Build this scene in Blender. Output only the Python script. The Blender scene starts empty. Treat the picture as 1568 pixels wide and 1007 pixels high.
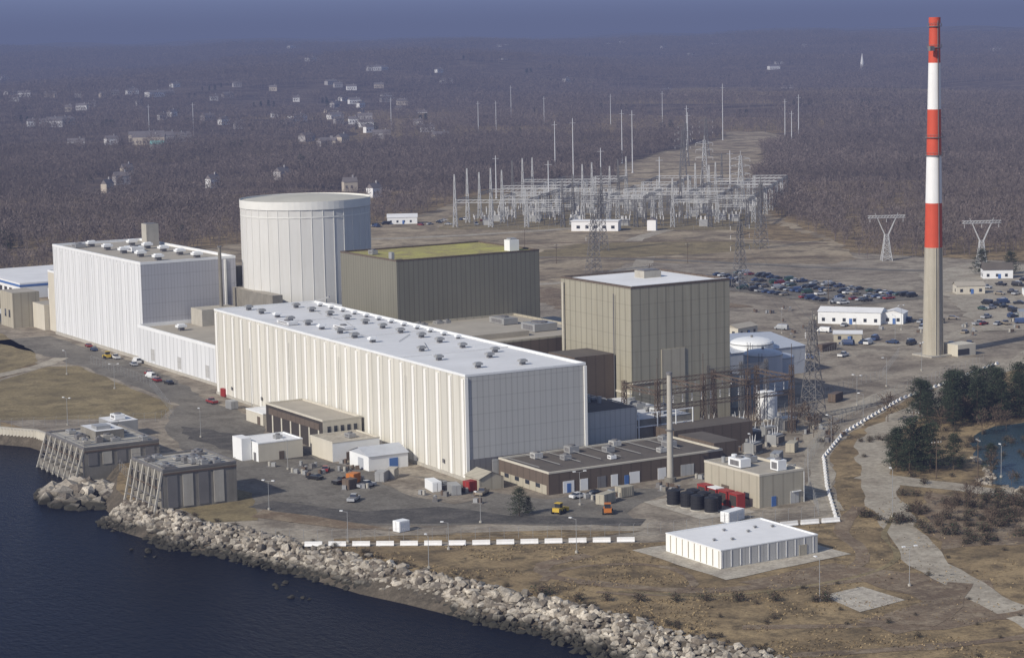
import bpy, math, random
from mathutils import Vector, Matrix, noise
from mathutils.geometry import tessellate_polygon
random.seed(7)
U=random.uniform
scene=bpy.context.scene
COL=scene.collection
FX,FY=.509,.861   # inland direction

# ------------------------------------------------------------ materials
MATS={}
def newmat(name):
    m=bpy.data.materials.new(name); m.use_nodes=True
    nt=m.node_tree; nt.nodes.clear()
    o=nt.nodes.new('ShaderNodeOutputMaterial'); b=nt.nodes.new('ShaderNodeBsdfPrincipled')
    nt.links.new(b.outputs[0],o.inputs[0]); MATS[name]=m
    g=nt.nodes.new('ShaderNodeNewGeometry')
    return m,nt,b,g
def math_(nt,op,a,b=None,c=None):
    n=nt.nodes.new('ShaderNodeMath'); n.operation=op
    for i,x in enumerate((a,b,c)):
        if x is None: continue
        if isinstance(x,(int,float)): n.inputs[i].default_value=x
        else: nt.links.new(x,n.inputs[i])
    return n.outputs[0]
def noise_(nt,g,scale,detail=4,sc=(1,1,1),rough=.6):
    mp=nt.nodes.new('ShaderNodeMapping'); mp.inputs['Scale'].default_value=sc
    nt.links.new(g.outputs['Position'],mp.inputs[0])
    n=nt.nodes.new('ShaderNodeTexNoise'); n.inputs['Scale'].default_value=scale
    n.inputs['Detail'].default_value=detail; n.inputs['Roughness'].default_value=rough
    nt.links.new(mp.outputs[0],n.inputs['Vector']); return n.outputs[0]
def ramp_(nt,x,a,b):
    n=nt.nodes.new('ShaderNodeMapRange'); n.inputs[1].default_value=a; n.inputs[2].default_value=b
    nt.links.new(x,n.inputs[0]); return n.outputs[0]
def mix_(nt,f,a,b):
    n=nt.nodes.new('ShaderNodeMix'); n.data_type='RGBA'
    if isinstance(f,(int,float)): n.inputs[0].default_value=f
    else: nt.links.new(f,n.inputs[0])
    for i,x in ((6,a),(7,b)):
        if isinstance(x,tuple): n.inputs[i].default_value=(*x,1)
        else: nt.links.new(x,n.inputs[i])
    return n.outputs[2]
def scalec(nt,c,f):
    n=nt.nodes.new('ShaderNodeVectorMath'); n.operation='SCALE'
    nt.links.new(c,n.inputs[0]); 
    if isinstance(f,(int,float)): n.inputs[3].default_value=f
    else: nt.links.new(f,n.inputs[3])
    return n.outputs[0]
def c3(c,k): return tuple(min(1,x*k) for x in c)
def M(name,col,rough=.75,var=.12,vs=.25,streak=0,rib=0,hs=0,seam=.82,bump=0,bs=3,metal=0,spec=.3,island=0,pv=.16):
    m,nt,b,g=newmat(name)
    n=ramp_(nt,noise_(nt,g,vs,5),.3,.7)
    c=mix_(nt,n,c3(col,1-var),c3(col,1+var))
    n2=ramp_(nt,noise_(nt,g,vs*9,3),.3,.7)
    c=mix_(nt,math_(nt,'MULTIPLY',n2,.35),c,c3(col,1-1.4*var))
    if streak:
        s=ramp_(nt,noise_(nt,g,.9,4,(1,1,.06)),.45,.75)
        c=mix_(nt,math_(nt,'MULTIPLY',s,streak),c,(col[0]*.55,col[1]*.5,col[2]*.42))
    if rib or hs:
        sp=nt.nodes.new('ShaderNodeSeparateXYZ'); nt.links.new(g.outputs['Position'],sp.inputs[0])
        if rib:
            t=math_(nt,'FRACT',math_(nt,'DIVIDE',math_(nt,'ADD',sp.outputs[0],sp.outputs[1]),rib))
            k=math_(nt,'GREATER_THAN',math_(nt,'ABSOLUTE',math_(nt,'SUBTRACT',t,.5)),.5-.09)
            c=mix_(nt,k,c,scalec(nt,c,seam))
            fl=math_(nt,'FLOOR',math_(nt,'DIVIDE',math_(nt,'ADD',sp.outputs[0],sp.outputs[1]),rib))
            w=nt.nodes.new('ShaderNodeTexWhiteNoise'); w.noise_dimensions='1D'; nt.links.new(fl,w.inputs['W'])
            c=mix_(nt,math_(nt,'MULTIPLY',w.outputs[0],pv),c,scalec(nt,c,.7))
        if hs:
            t=math_(nt,'FRACT',math_(nt,'DIVIDE',sp.outputs[2],hs))
            k=math_(nt,'LESS_THAN',t,.05)
            c=mix_(nt,k,c,scalec(nt,c,.85))
    if island:
        r=math_(nt,'MULTIPLY_ADD',g.outputs['Random Per Island'],island,1-island*.5)
        c=scalec(nt,c,r)
    nt.links.new(c,b.inputs['Base Color']); b.inputs['Roughness'].default_value=rough
    b.inputs['Metallic'].default_value=metal; b.inputs['Specular IOR Level'].default_value=spec
    if bump:
        bp=nt.nodes.new('ShaderNodeBump'); bp.inputs['Strength'].default_value=bump; bp.inputs['Distance'].default_value=.3
        nt.links.new(noise_(nt,g,bs,5),bp.inputs['Height']); nt.links.new(bp.outputs[0],b.inputs['Normal'])
    return m
def GM(name,a,b_,c_,s1,s2,s3,rough=.95,bump=.5,e=(.4,.6),track=0):
    m,nt,b,g=newmat(name)
    c=mix_(nt,ramp_(nt,noise_(nt,g,s1,6),*e),a,b_)
    c=mix_(nt,ramp_(nt,noise_(nt,g,s2,6,rough=.7),.45,.62),c,c_)
    f=ramp_(nt,noise_(nt,g,s3,4,rough=.8),.25,.75)
    c=scalec(nt,c,math_(nt,'MULTIPLY_ADD',f,.8,.6))
    if track:
        s=ramp_(nt,noise_(nt,g,.5,4,(1,.08,1),.7),.52,.72); c=mix_(nt,math_(nt,'MULTIPLY',s,track),c,c3(c_,.8))
        s=ramp_(nt,noise_(nt,g,.35,4,(.1,1,1),.7),.55,.75); c=mix_(nt,math_(nt,'MULTIPLY',s,track),c,c3(a,1.15))
    nt.links.new(c,b.inputs['Base Color']); b.inputs['Roughness'].default_value=rough; b.inputs['Specular IOR Level'].default_value=.1
    bp=nt.nodes.new('ShaderNodeBump'); bp.inputs['Strength'].default_value=bump; bp.inputs['Distance'].default_value=.4
    nt.links.new(noise_(nt,g,s3,5),bp.inputs['Height']); nt.links.new(bp.outputs[0],b.inputs['Normal'])
    return m

GM('dry_grass',(.29,.215,.118),(.195,.143,.08),(.105,.08,.048),.05,.14,1.1,bump=.4,track=.35)
GM('lawn',(.25,.20,.112),(.19,.152,.083),(.14,.113,.066),.04,.12,1.0,bump=.15,track=.2)
GM('gravel',(.31,.27,.21),(.235,.20,.155),(.155,.13,.10),.02,.08,.8,bump=.2,track=.4)
GM('field',(.37,.305,.21),(.25,.20,.135),(.135,.108,.075),.014,.05,.35,bump=.3,track=.5)
GM('asphalt',(.155,.142,.12),(.19,.173,.145),(.12,.108,.09),.03,.10,.9,bump=.1,track=.4)
GM('dark_asphalt',(.07,.066,.06),(.085,.079,.072),(.115,.105,.093),.05,.2,1.2,bump=.1,track=.3)
GM('road',(.37,.33,.26),(.31,.275,.215),(.25,.215,.165),.03,.11,.7,bump=.1,track=.35)
GM('dirt',(.17,.125,.083),(.12,.09,.062),(.24,.19,.13),.05,.2,1.0,bump=.3)
GM('concrete_pad',(.43,.39,.32),(.37,.335,.27),(.30,.265,.215),.06,.25,1.2,bump=.1)
GM('forest_floor',(.10,.075,.06),(.06,.045,.037),(.15,.115,.085),.004,.012,.1,bump=.6)
GM('rock_bank',(.09,.075,.055),(.06,.052,.04),(.12,.10,.075),.1,.4,2)
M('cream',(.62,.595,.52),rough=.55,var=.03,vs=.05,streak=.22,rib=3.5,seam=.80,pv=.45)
M('cream_band',(.80,.785,.73),rough=.5,var=.02,streak=.12)
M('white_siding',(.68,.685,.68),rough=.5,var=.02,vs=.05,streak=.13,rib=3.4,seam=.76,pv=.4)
M('white',(.74,.745,.73),rough=.5,var=.05)
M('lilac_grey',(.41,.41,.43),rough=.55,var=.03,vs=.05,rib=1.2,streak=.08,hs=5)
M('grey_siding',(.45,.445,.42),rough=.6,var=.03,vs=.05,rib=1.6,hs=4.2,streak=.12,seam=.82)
M('dark_grey',(.17,.165,.165),rough=.6,var=.06,rib=1.6)
M('olive_siding',(.19,.18,.14),rough=.6,var=.05,vs=.06,rib=1.7,streak=.2,seam=.72)
M('tan_siding',(.34,.315,.24),rough=.6,var=.04,vs=.06,rib=2.9,hs=4.4,streak=.35,seam=.72,pv=.35)
M('tan',(.39,.355,.275),var=.06,streak=.15,rib=3)
M('beige',(.54,.50,.41),var=.05,streak=.15)
M('brown',(.12,.092,.07),var=.08,rib=3)
M('dark_brown',(.05,.042,.036),var=.1)
M('white_roof',(.70,.695,.68),rough=.8,var=.09,vs=.08)
M('grey_roof',(.62,.62,.615),rough=.85,var=.09,vs=.06)
M('tan_roof',(.36,.325,.265),rough=.9,var=.12,vs=.12)
M('brown_roof',(.11,.095,.08),rough=.9,var=.15,vs=.2)
GM('moss_roof',(.36,.34,.11),(.31,.28,.11),(.25,.21,.11),.08,.25,1.5,bump=.1)
M('concrete',(.40,.375,.32),rough=.85,var=.1,vs=.3,streak=.3,bump=.1)
M('concrete_dark',(.21,.195,.165),rough=.9,var=.16,vs=.3,streak=.4,bump=.2)
M('containment',(.57,.56,.525),rough=.6,var=.04,vs=.05,streak=.16)
M('containment_rim',(.67,.66,.61),rough=.6,var=.04)
M('dome_roof',(.46,.44,.37),rough=.8,var=.1,vs=.1)
M('steel',(.19,.18,.17),rough=.5,var=.1,metal=.2)
M('steel_far',(.15,.145,.14),rough=.6,var=.15)
M('steel_light',(.46,.46,.45),rough=.6,var=.15)
M('pole_far',(.58,.58,.58),rough=.6,var=.05)
M('rust_steel',(.13,.095,.07),rough=.7,var=.2)
M('galv',(.34,.34,.33),rough=.45,var=.12,metal=.2)
M('stack_red',(.54,.075,.033),rough=.6,var=.08,streak=.15)
M('stack_white',(.76,.75,.72),rough=.6,var=.03,streak=.18)
M('stack_conc',(.40,.365,.29),rough=.85,var=.06,streak=.45)
M('black',(.02,.02,.022),rough=.5,var=.1)
M('tyre',(.02,.02,.02),rough=.9)
M('glass',(.03,.035,.045),rough=.08,var=.02,spec=.6)
M('window',(.035,.04,.05),rough=.15,var=.1,spec=.6)
M('blue',(.07,.15,.36),rough=.5,var=.05)
M('red',(.28,.033,.028),rough=.5,var=.05)
M('orange',(.45,.15,.03),rough=.5,var=.05)
M('yellow',(.52,.36,.05),rough=.5,var=.05)
M('tank_silver',(.46,.48,.51),rough=.4,var=.05,streak=.2,metal=.1)
M('trunk',(.11,.08,.055),rough=.9,var=.2)
M('bark_far',(.16,.13,.115),rough=.95,var=.15)
M('twig_far',(.155,.125,.11),rough=.95,var=.28,vs=.006,island=.7)
M('shrub_twig',(.10,.072,.05),rough=.95,var=.2,island=.8)
M('tuft',(.22,.165,.09),rough=.95,var=.25,island=.8)
M('needle',(.030,.042,.020),rough=.8,var=.25,island=1.0)
M('needle_far',(.03,.042,.022),rough=.9,var=.2,island=.8)
M('house_white_far',(.76,.75,.73),var=.03)
M('house_grey_far',(.36,.34,.33),var=.05)
M('house_tan_far',(.48,.42,.34),var=.05)
M('roof_far',(.17,.15,.145),var=.1)
M('roof_green_far',(.16,.34,.31),var=.05)
M('insulator',(.58,.57,.55),var=.05)
for nm,c in (('paint_white',(.66,.66,.64)),('paint_silver',(.34,.35,.36)),('paint_black',(.02,.02,.022)),('paint_navy',(.03,.05,.11)),('paint_red',(.24,.03,.03)),('paint_green',(.04,.08,.06)),('paint_tan',(.27,.23,.17)),('paint_blue',(.05,.08,.17))):
    M(nm,c,rough=.25,var=.02,spec=.5)
# boulders
m,nt,b,g=newmat('boulder')
r=g.outputs['Random Per Island']
c=mix_(nt,r,(.13,.105,.078),(.57,.51,.41))
c=scalec(nt,c,math_(nt,'MULTIPLY_ADD',ramp_(nt,noise_(nt,g,1.8,5),.3,.7),.7,.55))
c=scalec(nt,c,math_(nt,'MULTIPLY_ADD',ramp_(nt,noise_(nt,g,.12,4),.35,.65),.5,.58))
sp=nt.nodes.new('ShaderNodeSeparateXYZ'); nt.links.new(g.outputs['Position'],sp.inputs[0])
zz=math_(nt,'ADD',sp.outputs[2],math_(nt,'MULTIPLY',noise_(nt,g,.25,3),2.4))
c=mix_(nt,ramp_(nt,zz,-1.8,-.5),(.026,.023,.014),c)
nt.links.new(c,b.inputs['Base Color']); b.inputs['Roughness'].default_value=.9
bp=nt.nodes.new('ShaderNodeBump'); bp.inputs['Strength'].default_value=.5; nt.links.new(noise_(nt,g,2.5,5),bp.inputs['Height']); nt.links.new(bp.outputs[0],b.inputs['Normal'])
def water(name,col,spec,dist=.5):
    m,nt,b,g=newmat(name)
    n=noise_(nt,g,.012,4,(1,1,1)); c=mix_(nt,ramp_(nt,n,.35,.65),col,c3(col,1.4))
    nt.links.new(c,b.inputs['Base Color']); b.inputs['Roughness'].default_value=.25; b.inputs['Specular IOR Level'].default_value=spec
    b.inputs['IOR'].default_value=1.2
    a=noise_(nt,g,.9,5,(1.0,.5,1),.6)
    bp=nt.nodes.new('ShaderNodeBump'); bp.inputs['Strength'].default_value=.9; bp.inputs['Distance'].default_value=dist
    nt.links.new(a,bp.inputs['Height']); nt.links.new(bp.outputs[0],b.inputs['Normal'])
water('sea_water',(.003,.0045,.010),.09)
water('pond_water',(.025,.042,.05),.3,.2)

# ------------------------------------------------------------ mesh builder
class MB:
    def __init__(s,x=0,y=0,a=0): s.v=[];s.f=[];s.m=[];s.at(x,y,a)
    def at(s,x=0,y=0,a=0): s.o=(x,y);s.c=math.cos(a);s.s=math.sin(a);return s
    def pts(s,P):
        i=len(s.v); s.v+=[(s.o[0]+p[0]*s.c-p[1]*s.s,s.o[1]+p[0]*s.s+p[1]*s.c,p[2]) for p in P]; return i
    def poly(s,P,m): i=s.pts(P); s.f.append(tuple(range(i,i+len(P)))); s.m.append(m)
    def box(s,x0,y0,z0,x1,y1,z1,m,top=None):
        mm=m if isinstance(m,tuple) else (m,)*4
        t=top or mm[0]
        i=s.pts([(x0,y0,z0),(x1,y0,z0),(x1,y1,z0),(x0,y1,z0),(x0,y0,z1),(x1,y0,z1),(x1,y1,z1),(x0,y1,z1)])
        for q,w in (((0,4,7,3),mm[0]),((1,2,6,5),mm[1]),((0,1,5,4),mm[2]),((3,7,6,2),mm[3]),((4,5,6,7),t),((0,3,2,1),mm[0])):
            s.f.append(tuple(i+k for k in q)); s.m.append(w)
    def cyl(s,x,y,z0,z1,r0,r1=None,n=16,m='steel',cap=True,top=None):
        r1=r0 if r1 is None else r1
        i=s.pts([(x+r0*math.cos(2*math.pi*k/n),y+r0*math.sin(2*math.pi*k/n),z0) for k in range(n)]+[(x+r1*math.cos(2*math.pi*k/n),y+r1*math.sin(2*math.pi*k/n),z1) for k in range(n)])
        for k in range(n): s.f.append((i+k,i+(k+1)%n,i+n+(k+1)%n,i+n+k)); s.m.append(m)
        if cap: s.f.append(tuple(i+n+k for k in range(n))); s.m.append(top or m)
    def beam(s,p,q,w,m,n=4,w2=None):
        p=Vector(p);q=Vector(q);d=(q-p)
        if d.length<1e-4: return
        d.normalize(); a=d.cross(Vector((0,0,1)))
        if a.length<.05: a=d.cross(Vector((1,0,0)))
        a.normalize(); b=d.cross(a); w2=w if w2 is None else w2
        P=[]
        for c,ww in ((p,w),(q,w2)):
            for k in range(n):
                t=2*math.pi*(k+.5)/n; P.append(tuple(c+(a*math.cos(t)+b*math.sin(t))*ww*.7))
        i=s.pts(P)
        for k in range(n): s.f.append((i+k,i+(k+1)%n,i+n+(k+1)%n,i+n+k)); s.m.append(m)
        s.f.append(tuple(i+k for k in range(n))[::-1]); s.m.append(m)
        s.f.append(tuple(i+n+k for k in range(n))); s.m.append(m)
    def gable(s,x0,y0,x1,y1,z0,z1,m,axis='y',ov=.3):
        if axis=='y':
            xm=(x0+x1)/2
            s.poly([(x0-ov,y0-ov,z0),(xm,y0-ov,z1),(xm,y1+ov,z1),(x0-ov,y1+ov,z0)],m)
            s.poly([(x1+ov,y0-ov,z0),(x1+ov,y1+ov,z0),(xm,y1+ov,z1),(xm,y0-ov,z1)],m)
            s.poly([(x0,y0,z0),(x1,y0,z0),(xm,y0,z1-.05)],m); s.poly([(x0,y1,z0),(xm,y1,z1-.05),(x1,y1,z0)],m)
        else:
            ym=(y0+y1)/2
            s.poly([(x0-ov,y0-ov,z0),(x1+ov,y0-ov,z0),(x1+ov,ym,z1),(x0-ov,ym,z1)],m)
            s.poly([(x0-ov,y1+ov,z0),(x0-ov,ym,z1),(x1+ov,ym,z1),(x1+ov,y1+ov,z0)],m)
            s.poly([(x0,y0,z0),(x0,ym,z1-.05),(x0,y1,z0)],m); s.poly([(x1,y0,z0),(x1,y1,z0),(x1,ym,z1-.05)],m)
    def mesh(s,name):
        me=bpy.data.meshes.new(name); me.from_pydata(s.v,[],s.f)
        ns=[]
        for x in s.m:
            if x not in ns: ns.append(x)
        for x in ns: me.materials.append(MATS[x])
        ix={x:i for i,x in enumerate(ns)}
        me.polygons.foreach_set('material_index',[ix[x] for x in s.m]); me.update(); return me
    def obj(s,name,parent=None):
        o=bpy.data.objects.new(name,s.mesh(name)); COL.objects.link(o)
        if parent: o.parent=parent
        return o
def E(name,**parts):
    e=bpy.data.objects.new(name,None); COL.objects.link(e); e.empty_display_size=2
    for k,v in parts.items():
        if v and v.f: v.obj(k,e)
    return e
def rim(mb,x0,y0,x1,y1,z,h,w,m):
    e=.06
    mb.box(x0-e,y0-e,z,x0+w,y1+e,z+h,m); mb.box(x1-w,y0-e,z,x1+e,y1+e,z+h,m)
    mb.box(x0+w,y0-e,z,x1-w,y0+w,z+h,m); mb.box(x0+w,y1-w,z,x1-w,y1+e,z+h,m)
def vent(mb,x,y,z,s=1.,m='white'):
    mb.box(x-.7*s,y-.7*s,z,x+.7*s,y+.7*s,z+.9*s,'dark_grey')
    mb.box(x-1.3*s,y-1.0*s,z+.9*s,x+1.3*s,y+1.0*s,z+1.5*s,m)
    mb.box(x-.9*s,y-.7*s,z+1.5*s,x+.9*s,y+.7*s,z+1.75*s,m)
def hvac(mb,x,y,z,sx,sy,h,m='galv'):
    mb.box(x,y,z+.2,x+sx,y+sy,z+h,m); mb.box(x+.1,y+.1,z,x+sx-.1,y+sy-.1,z+.2,'dark_grey')
    mb.cyl(x+sx*.5,y+sy*.5,z+h,z+h+.35,min(sx,sy)*.32,n=10,m='dark_grey')
    mb.box(x-.03,y+sy*.15,z+.5,x,y+sy*.85,z+h*.8,'dark_grey')

# ------------------------------------------------------------ terrain
def sstep(t): t=max(0,min(1,t)); return t*t*(3-2*t)
def hgt(x,y):
    d=x*FX+y*FY
    a=74*sstep((d-1900)/7600)
    k=sstep((d-1300)/2500)
    n=noise.noise(Vector((x*.0007,y*.0007,3.1)))*30+noise.noise(Vector((x*.0021,y*.0021,7)))*14
    return a+k*n*(1+d/9000)-1.0*(1-sstep((d-800)/300))
def jag(P,amp,step=6,seed=0):
    out=[]
    for i in range(len(P)):
        a=Vector(P[i]);b=Vector(P[(i+1)%len(P)]);L=(b-a).length;n=max(1,min(400,int(L/step)))
        for k in range(n):
            p=a.lerp(b,k/n)
            if k:
                p=p+Vector((noise.noise(Vector((p.x*.13,p.y*.13,seed))),noise.noise(Vector((p.x*.13,p.y*.13,seed+9)))))*amp*1.6
            out.append((p.x,p.y))
    return out
def sheet(name,P,z,mat,amp=.8,step=5):
    Q=jag(P,amp,step,len(name)*1.3) if amp else P
    V=[(p[0],p[1],z) for p in Q]
    tr=tessellate_polygon([[Vector(v) for v in V]])
    F=[]
    for t in tr:
        a,b,c=[Vector(V[i]) for i in t]
        F.append(tuple(t) if (b-a).cross(c-a).z>0 else (t[0],t[2],t[1]))
    me=bpy.data.meshes.new(name); me.from_pydata(V,[],F); me.materials.append(MATS[mat])
    o=bpy.data.objects.new(name,me); COL.objects.link(o); return o
def strip(name,P,w,z,mat,amp=.5,step=5):
    P=[Vector(p) for p in P]
    Q=[]
    for i in range(len(P)-1):
        p0=P[max(0,i-1)];p1=P[i];p2=P[i+1];p3=P[min(len(P)-1,i+2)]
        n=max(2,int((p2-p1).length/step))
        for k in range(n):
            t=k/n
            Q.append(.5*((2*p1)+(p2-p0)*t+(2*p0-5*p1+4*p2-p3)*t*t+(3*p1-p0-3*p2+p3)*t**3))
    Q.append(P[-1]); L=[];R=[]
    for i,q in enumerate(Q):
        d=(Q[min(i+1,len(Q)-1)]-Q[max(i-1,0)]).normalized(); n=Vector((-d.y,d.x))
        a=w/2+noise.noise(Vector((q.x*.1,q.y*.1,w)))*amp; b=w/2+noise.noise(Vector((q.x*.1,q.y*.1,w+5)))*amp
        L.append(q+n*a);R.append(q-n*b)
    V=[(p.x,p.y,z) for p in L+R];n=len(L)
    F=[(n+i,n+i+1,i+1,i) for i in range(n-1)]
    me=bpy.data.meshes.new(name); me.from_pydata(V,[],F); me.materials.append(MATS[mat])
    o=bpy.data.objects.new(name,me); COL.objects.link(o); return o

COAST=[(-32,-400),(-28,-230),(-32,-180),(-35,-165),(-39,-150),(-41,-131),(-45,-113),(-50,-100),(-54,-84),(-58,-71),(-62,-46),(-68,-24),(-74,-5),(-77,11),(-79,26),(-76,45),(-70,60),(-64,72),(-62,110),(-64,137),(-72,150),(-76,200),(-130,330),(-400,700),(-2500,2200),(-9000,6000),(-30000,12000)]
sheet('ground',[(60000,-20000),(60000,60000),(-30000,60000)]+COAST[::-1],0,'dry_grass',amp=0)
me=bpy.data.meshes.new('water'); me.from_pydata([(-40000,-40000,-4),(40000,-40000,-4),(40000,40000,-4),(-40000,40000,-4)],[],[(0,1,2,3)]); me.materials.append(MATS['sea_water'])
COL.objects.link(bpy.data.objects.new('water',me))
mb=MB()
for i in range(len(COAST)-1):
    a,b=COAST[i],COAST[i+1]
    w=13 if i<14 else 6
    mb.poly([(a[0],a[1],0),(a[0]-w,a[1]-1,-6),(b[0]-w,b[1]-1,-6),(b[0],b[1],0)],'rock_bank')
mb.obj('shore_bank')
V=[];F=[];nr=150;na=110
CAM=Vector((-268.1,-476.9,110.7)); az0=math.atan2(FX,FY)
for i in range(nr+1):
    r=1250*(26000/1250)**(i/nr)
    for j in range(na+1):
        a=az0+(-.42+.84*j/na); x=CAM.x+r*math.sin(a); y=CAM.y+r*math.cos(a); V.append((x,y,hgt(x,y)+.02))
for i in range(nr):
    for j in range(na):
        k=i*(na+1)+j; F.append((k,k+1,k+na+2,k+na+1))
me=bpy.data.meshes.new('hills'); me.from_pydata(V,[],F); me.materials.append(MATS['forest_floor']); 
me.polygons.foreach_set('use_smooth',[True]*len(F)); COL.objects.link(bpy.data.objects.new('hills',me))

OPEN=[(-300,300),(0,470),(40,545),(128,545),(150,600),(250,670),(300,700),(358,715),(502,871),(640,900),(740,1060),(850,1180),(1120,1420),(1210,1560),(1230,1500),(1150,1330),(960,1150),(850,990),(668,788),(548,593),(480,450),(425,362),(445,335),(520,330),(560,300),(620,260),(700,0),(500,-100),(0,-300)]
def inside(x,y,P):
    c=False;j=len(P)-1
    for i in range(len(P)):
        if (P[i][1]>y)!=(P[j][1]>y) and x<(P[j][0]-P[i][0])*(y-P[i][1])/(P[j][1]-P[i][1])+P[i][0]: c=not c
        j=i
    return c
V=[];F=[];ID={}
def vid(i,j):
    if (i,j) not in ID: ID[(i,j)]=len(V); x,y=600+i*10,850+j*10; V.append((x,y,max(hgt(x,y),0)+.35))
    return ID[(i,j)]
for i in range(66):
    for j in range(74):
        if inside(605+i*10,855+j*10,OPEN): F.append((vid(i,j),vid(i+1,j),vid(i+1,j+1),vid(i,j+1)))
me=bpy.data.meshes.new('clearing'); me.from_pydata(V,[],F); me.materials.append(MATS['field']); COL.objects.link(bpy.data.objects.new('clearing',me))
sheet('gravel_yard',[(-79,26),(-74,-5),(-68,-30),(-61,-44),(-36,-60),(-12,-74),(2,-83),(35,-87),(47,-90),(70,-58),(93,-28),(118,-5),(141,11),(169,30),(196,43),(300,70),(430,180),(470,300),(430,420),(300,600),(100,600),(0,400),(-20,330),(-20,264),(-42,244),(-70,170),(-64,137),(-60,100),(-62,60)],.02,'gravel',amp=1.2)
sheet('field',[(20,420),(110,430),(230,330),(330,420),(400,350),(425,362),(480,450),(548,593),(668,788),(700,900),(640,900),(502,871),(358,715),(300,700),(250,670),(150,600),(128,545),(40,545)],.06,'field',amp=3)
sheet('lawn',[(-70,165),(-27,137),(-15,157),(-10,257),(-19,262),(-42,242),(-60,210)],.05,'lawn')
sheet('lawn',[(-4,361),(-11,300),(-18,276),(-40,252),(-50,300)],.05,'lawn')
sheet('asphalt_road',[(-14,341),(9,341),(9,262),(7,215),(-2,168),(-5,110),(-13,95),(-14,62),(-17,45),(-12,22),(-4,8),(-2,-12),(5,-30),(30,-32),(38,-40),(25,-45),(12,-54),(7,-67),(-16,-49),(-44,-29),(-57,3),(-50,35),(-44,70),(-36,110),(-25,137),(-13,157),(-9,257)],.05,'asphalt',amp=1)
sheet('asphalt_patch',[(-58,5),(-44,-27),(-16,-47),(7,-67),(12,-62),(-12,-40),(-20,-22),(-38,-16),(-50,8)],.08,'dark_asphalt')
sheet('asphalt_patch',[(-30,60),(-18,50),(-14,90),(-28,120),(-34,100)],.08,'dark_asphalt',amp=2)
sheet('dirt_patch',[(-62,-6),(-50,-30),(-40,-40),(-44,-28),(-56,0)],.11,'dirt')
sheet('dirt_patch',[(-19,10),(-12,25),(-7,10),(-7,-20),(-16,-22),(-20,-8)],.11,'gravel')
sheet('dirt_patch',[(-72,50),(-58,50),(-50,20),(-56,6),(-62,-10),(-72,-6)],.06,'lawn')
sheet('dirt_patch',[(-26,-52),(-10,-60),(4,-72),(-10,-70),(-34,-57),(-58,-42),(-56,-38)],.11,'dry_grass')
strip('gravel_road',[(420,200),(340,120),(263,75),(192,34),(150,8),(118,-16),(98,-40),(75,-70),(52,-105),(38,-128),(28,-155),(18,-190),(0,-260)],8.5,.05,'road',amp=2.5)
strip('gravel_road',[(84,-52),(92,-74),(102,-98),(122,-118),(170,-160)],9,.08,'road',amp=2)
strip('gravel_road',[(180,46),(150,30),(118,8),(96,-18),(78,-44),(62,-62),(52,-80)],6,.07,'road',amp=1)
strip('dirt_road',[(60,-80),(40,-98),(30,-118),(14,-128),(-12,-125),(-26,-112),(-34,-96),(-30,-86),(-18,-84)],3.5,.05,'dirt',amp=1)
strip('dirt_road',[(62,-90),(44,-108),(34,-124),(16,-132),(-14,-129),(-30,-114)],1.1,.06,'lawn',amp=.6)
strip('dirt_road',[(-38,-98),(-30,-92),(-18,-94),(-10,-104),(-14,-118),(-24,-122),(-34,-112)],1.8,.055,'dirt',amp=.7)
strip('dirt_road',[(-26,-150),(-10,-160),(10,-168),(24,-172),(50,-160),(60,-140)],3,.055,'dirt',amp=1)
strip('dirt_road',[(-30,-170),(-6,-180),(20,-186),(50,-190)],3,.055,'dirt',amp=1)
strip('dirt_road',[(-50,246),(-22,264),(-8,280)],6,.09,'road',amp=.5)
strip('dirt_road',[(2,-168),(16,-160),(30,-148)],5,.09,'dirt',amp=1)
strip('gravel_road',[(120,150),(210,150),(250,120),(300,140),(420,220)],9,.06,'road',amp=1.5)
strip('gravel_road',[(110,420),(240,370),(300,380),(360,450),(400,520),(560,640)],9,.09,'road',amp=1.5)
strip('gravel_road',[(120,520),(230,520),(330,450),(390,330),(440,260)],7,.12,'asphalt',amp=1.5)
strip('gravel_road',[(430,600),(330,610),(260,640),(230,660)],10,.15,'road',amp=1.5)
strip('dirt_road',[(200,440),(300,470),(380,400),(420,380)],5,.14,'dirt',amp=1.5)
strip('dirt_road',[(240,560),(340,540),(430,480),(460,430)],6,.14,'dirt',amp=2)
sheet('dirt_patch',[(300,480),(360,520),(420,500),(440,450),(400,430),(340,440)],.1,'lawn',amp=6)
sheet('dirt_patch',[(180,420),(250,410),(270,450),(200,480)],.1,'dry_grass',amp=6)
sheet('dirt_patch',[(440,480),(500,560),(540,620),(520,560),(470,440)],.1,'dry_grass',amp=6)
sheet('dirt_patch',[(200,250),(270,240),(275,330),(220,360)],.1,'dirt',amp=6)
sheet('parking_lot',[(294,350),(300,218),(346,218),(348,352)],.17,'asphalt',amp=1)
sheet('parking_lot',[(290,128),(330,110),(470,245),(455,310),(400,290)],.17,'road',amp=2)
sheet('switchyard_pad',[(350,651),(485,519),(640,731),(502,875)],.13,'lawn',amp=2)
sheet('concrete_pad',[(-8,-86),(-7,-119),(28,-116),(28,-88)],.09,'concrete_pad',amp=.4)
sheet('concrete_slab',[(1,-140),(12,-139),(12,-152),(-1,-154)],.07,'concrete_pad',amp=.3)
sheet('concrete_pad',[(22,-46),(22,-70),(37,-71),(38,-46)],.09,'concrete_pad',amp=.3)
sheet('dirt_patch',[(20,-120),(36,-150),(20,-175),(-6,-170),(-5,-158),(14,-155),(15,-136),(-4,-132),(-6,-122)],.045,'dirt',amp=2)
PO=[(122,-51),(114,-66),(102,-76),(103,-92),(114,-108),(150,-120),(230,-80),(240,-30),(180,-21),(158,-20),(143,-28)]
sheet('pond',PO,.06,'pond_water',amp=1.5)
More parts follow.
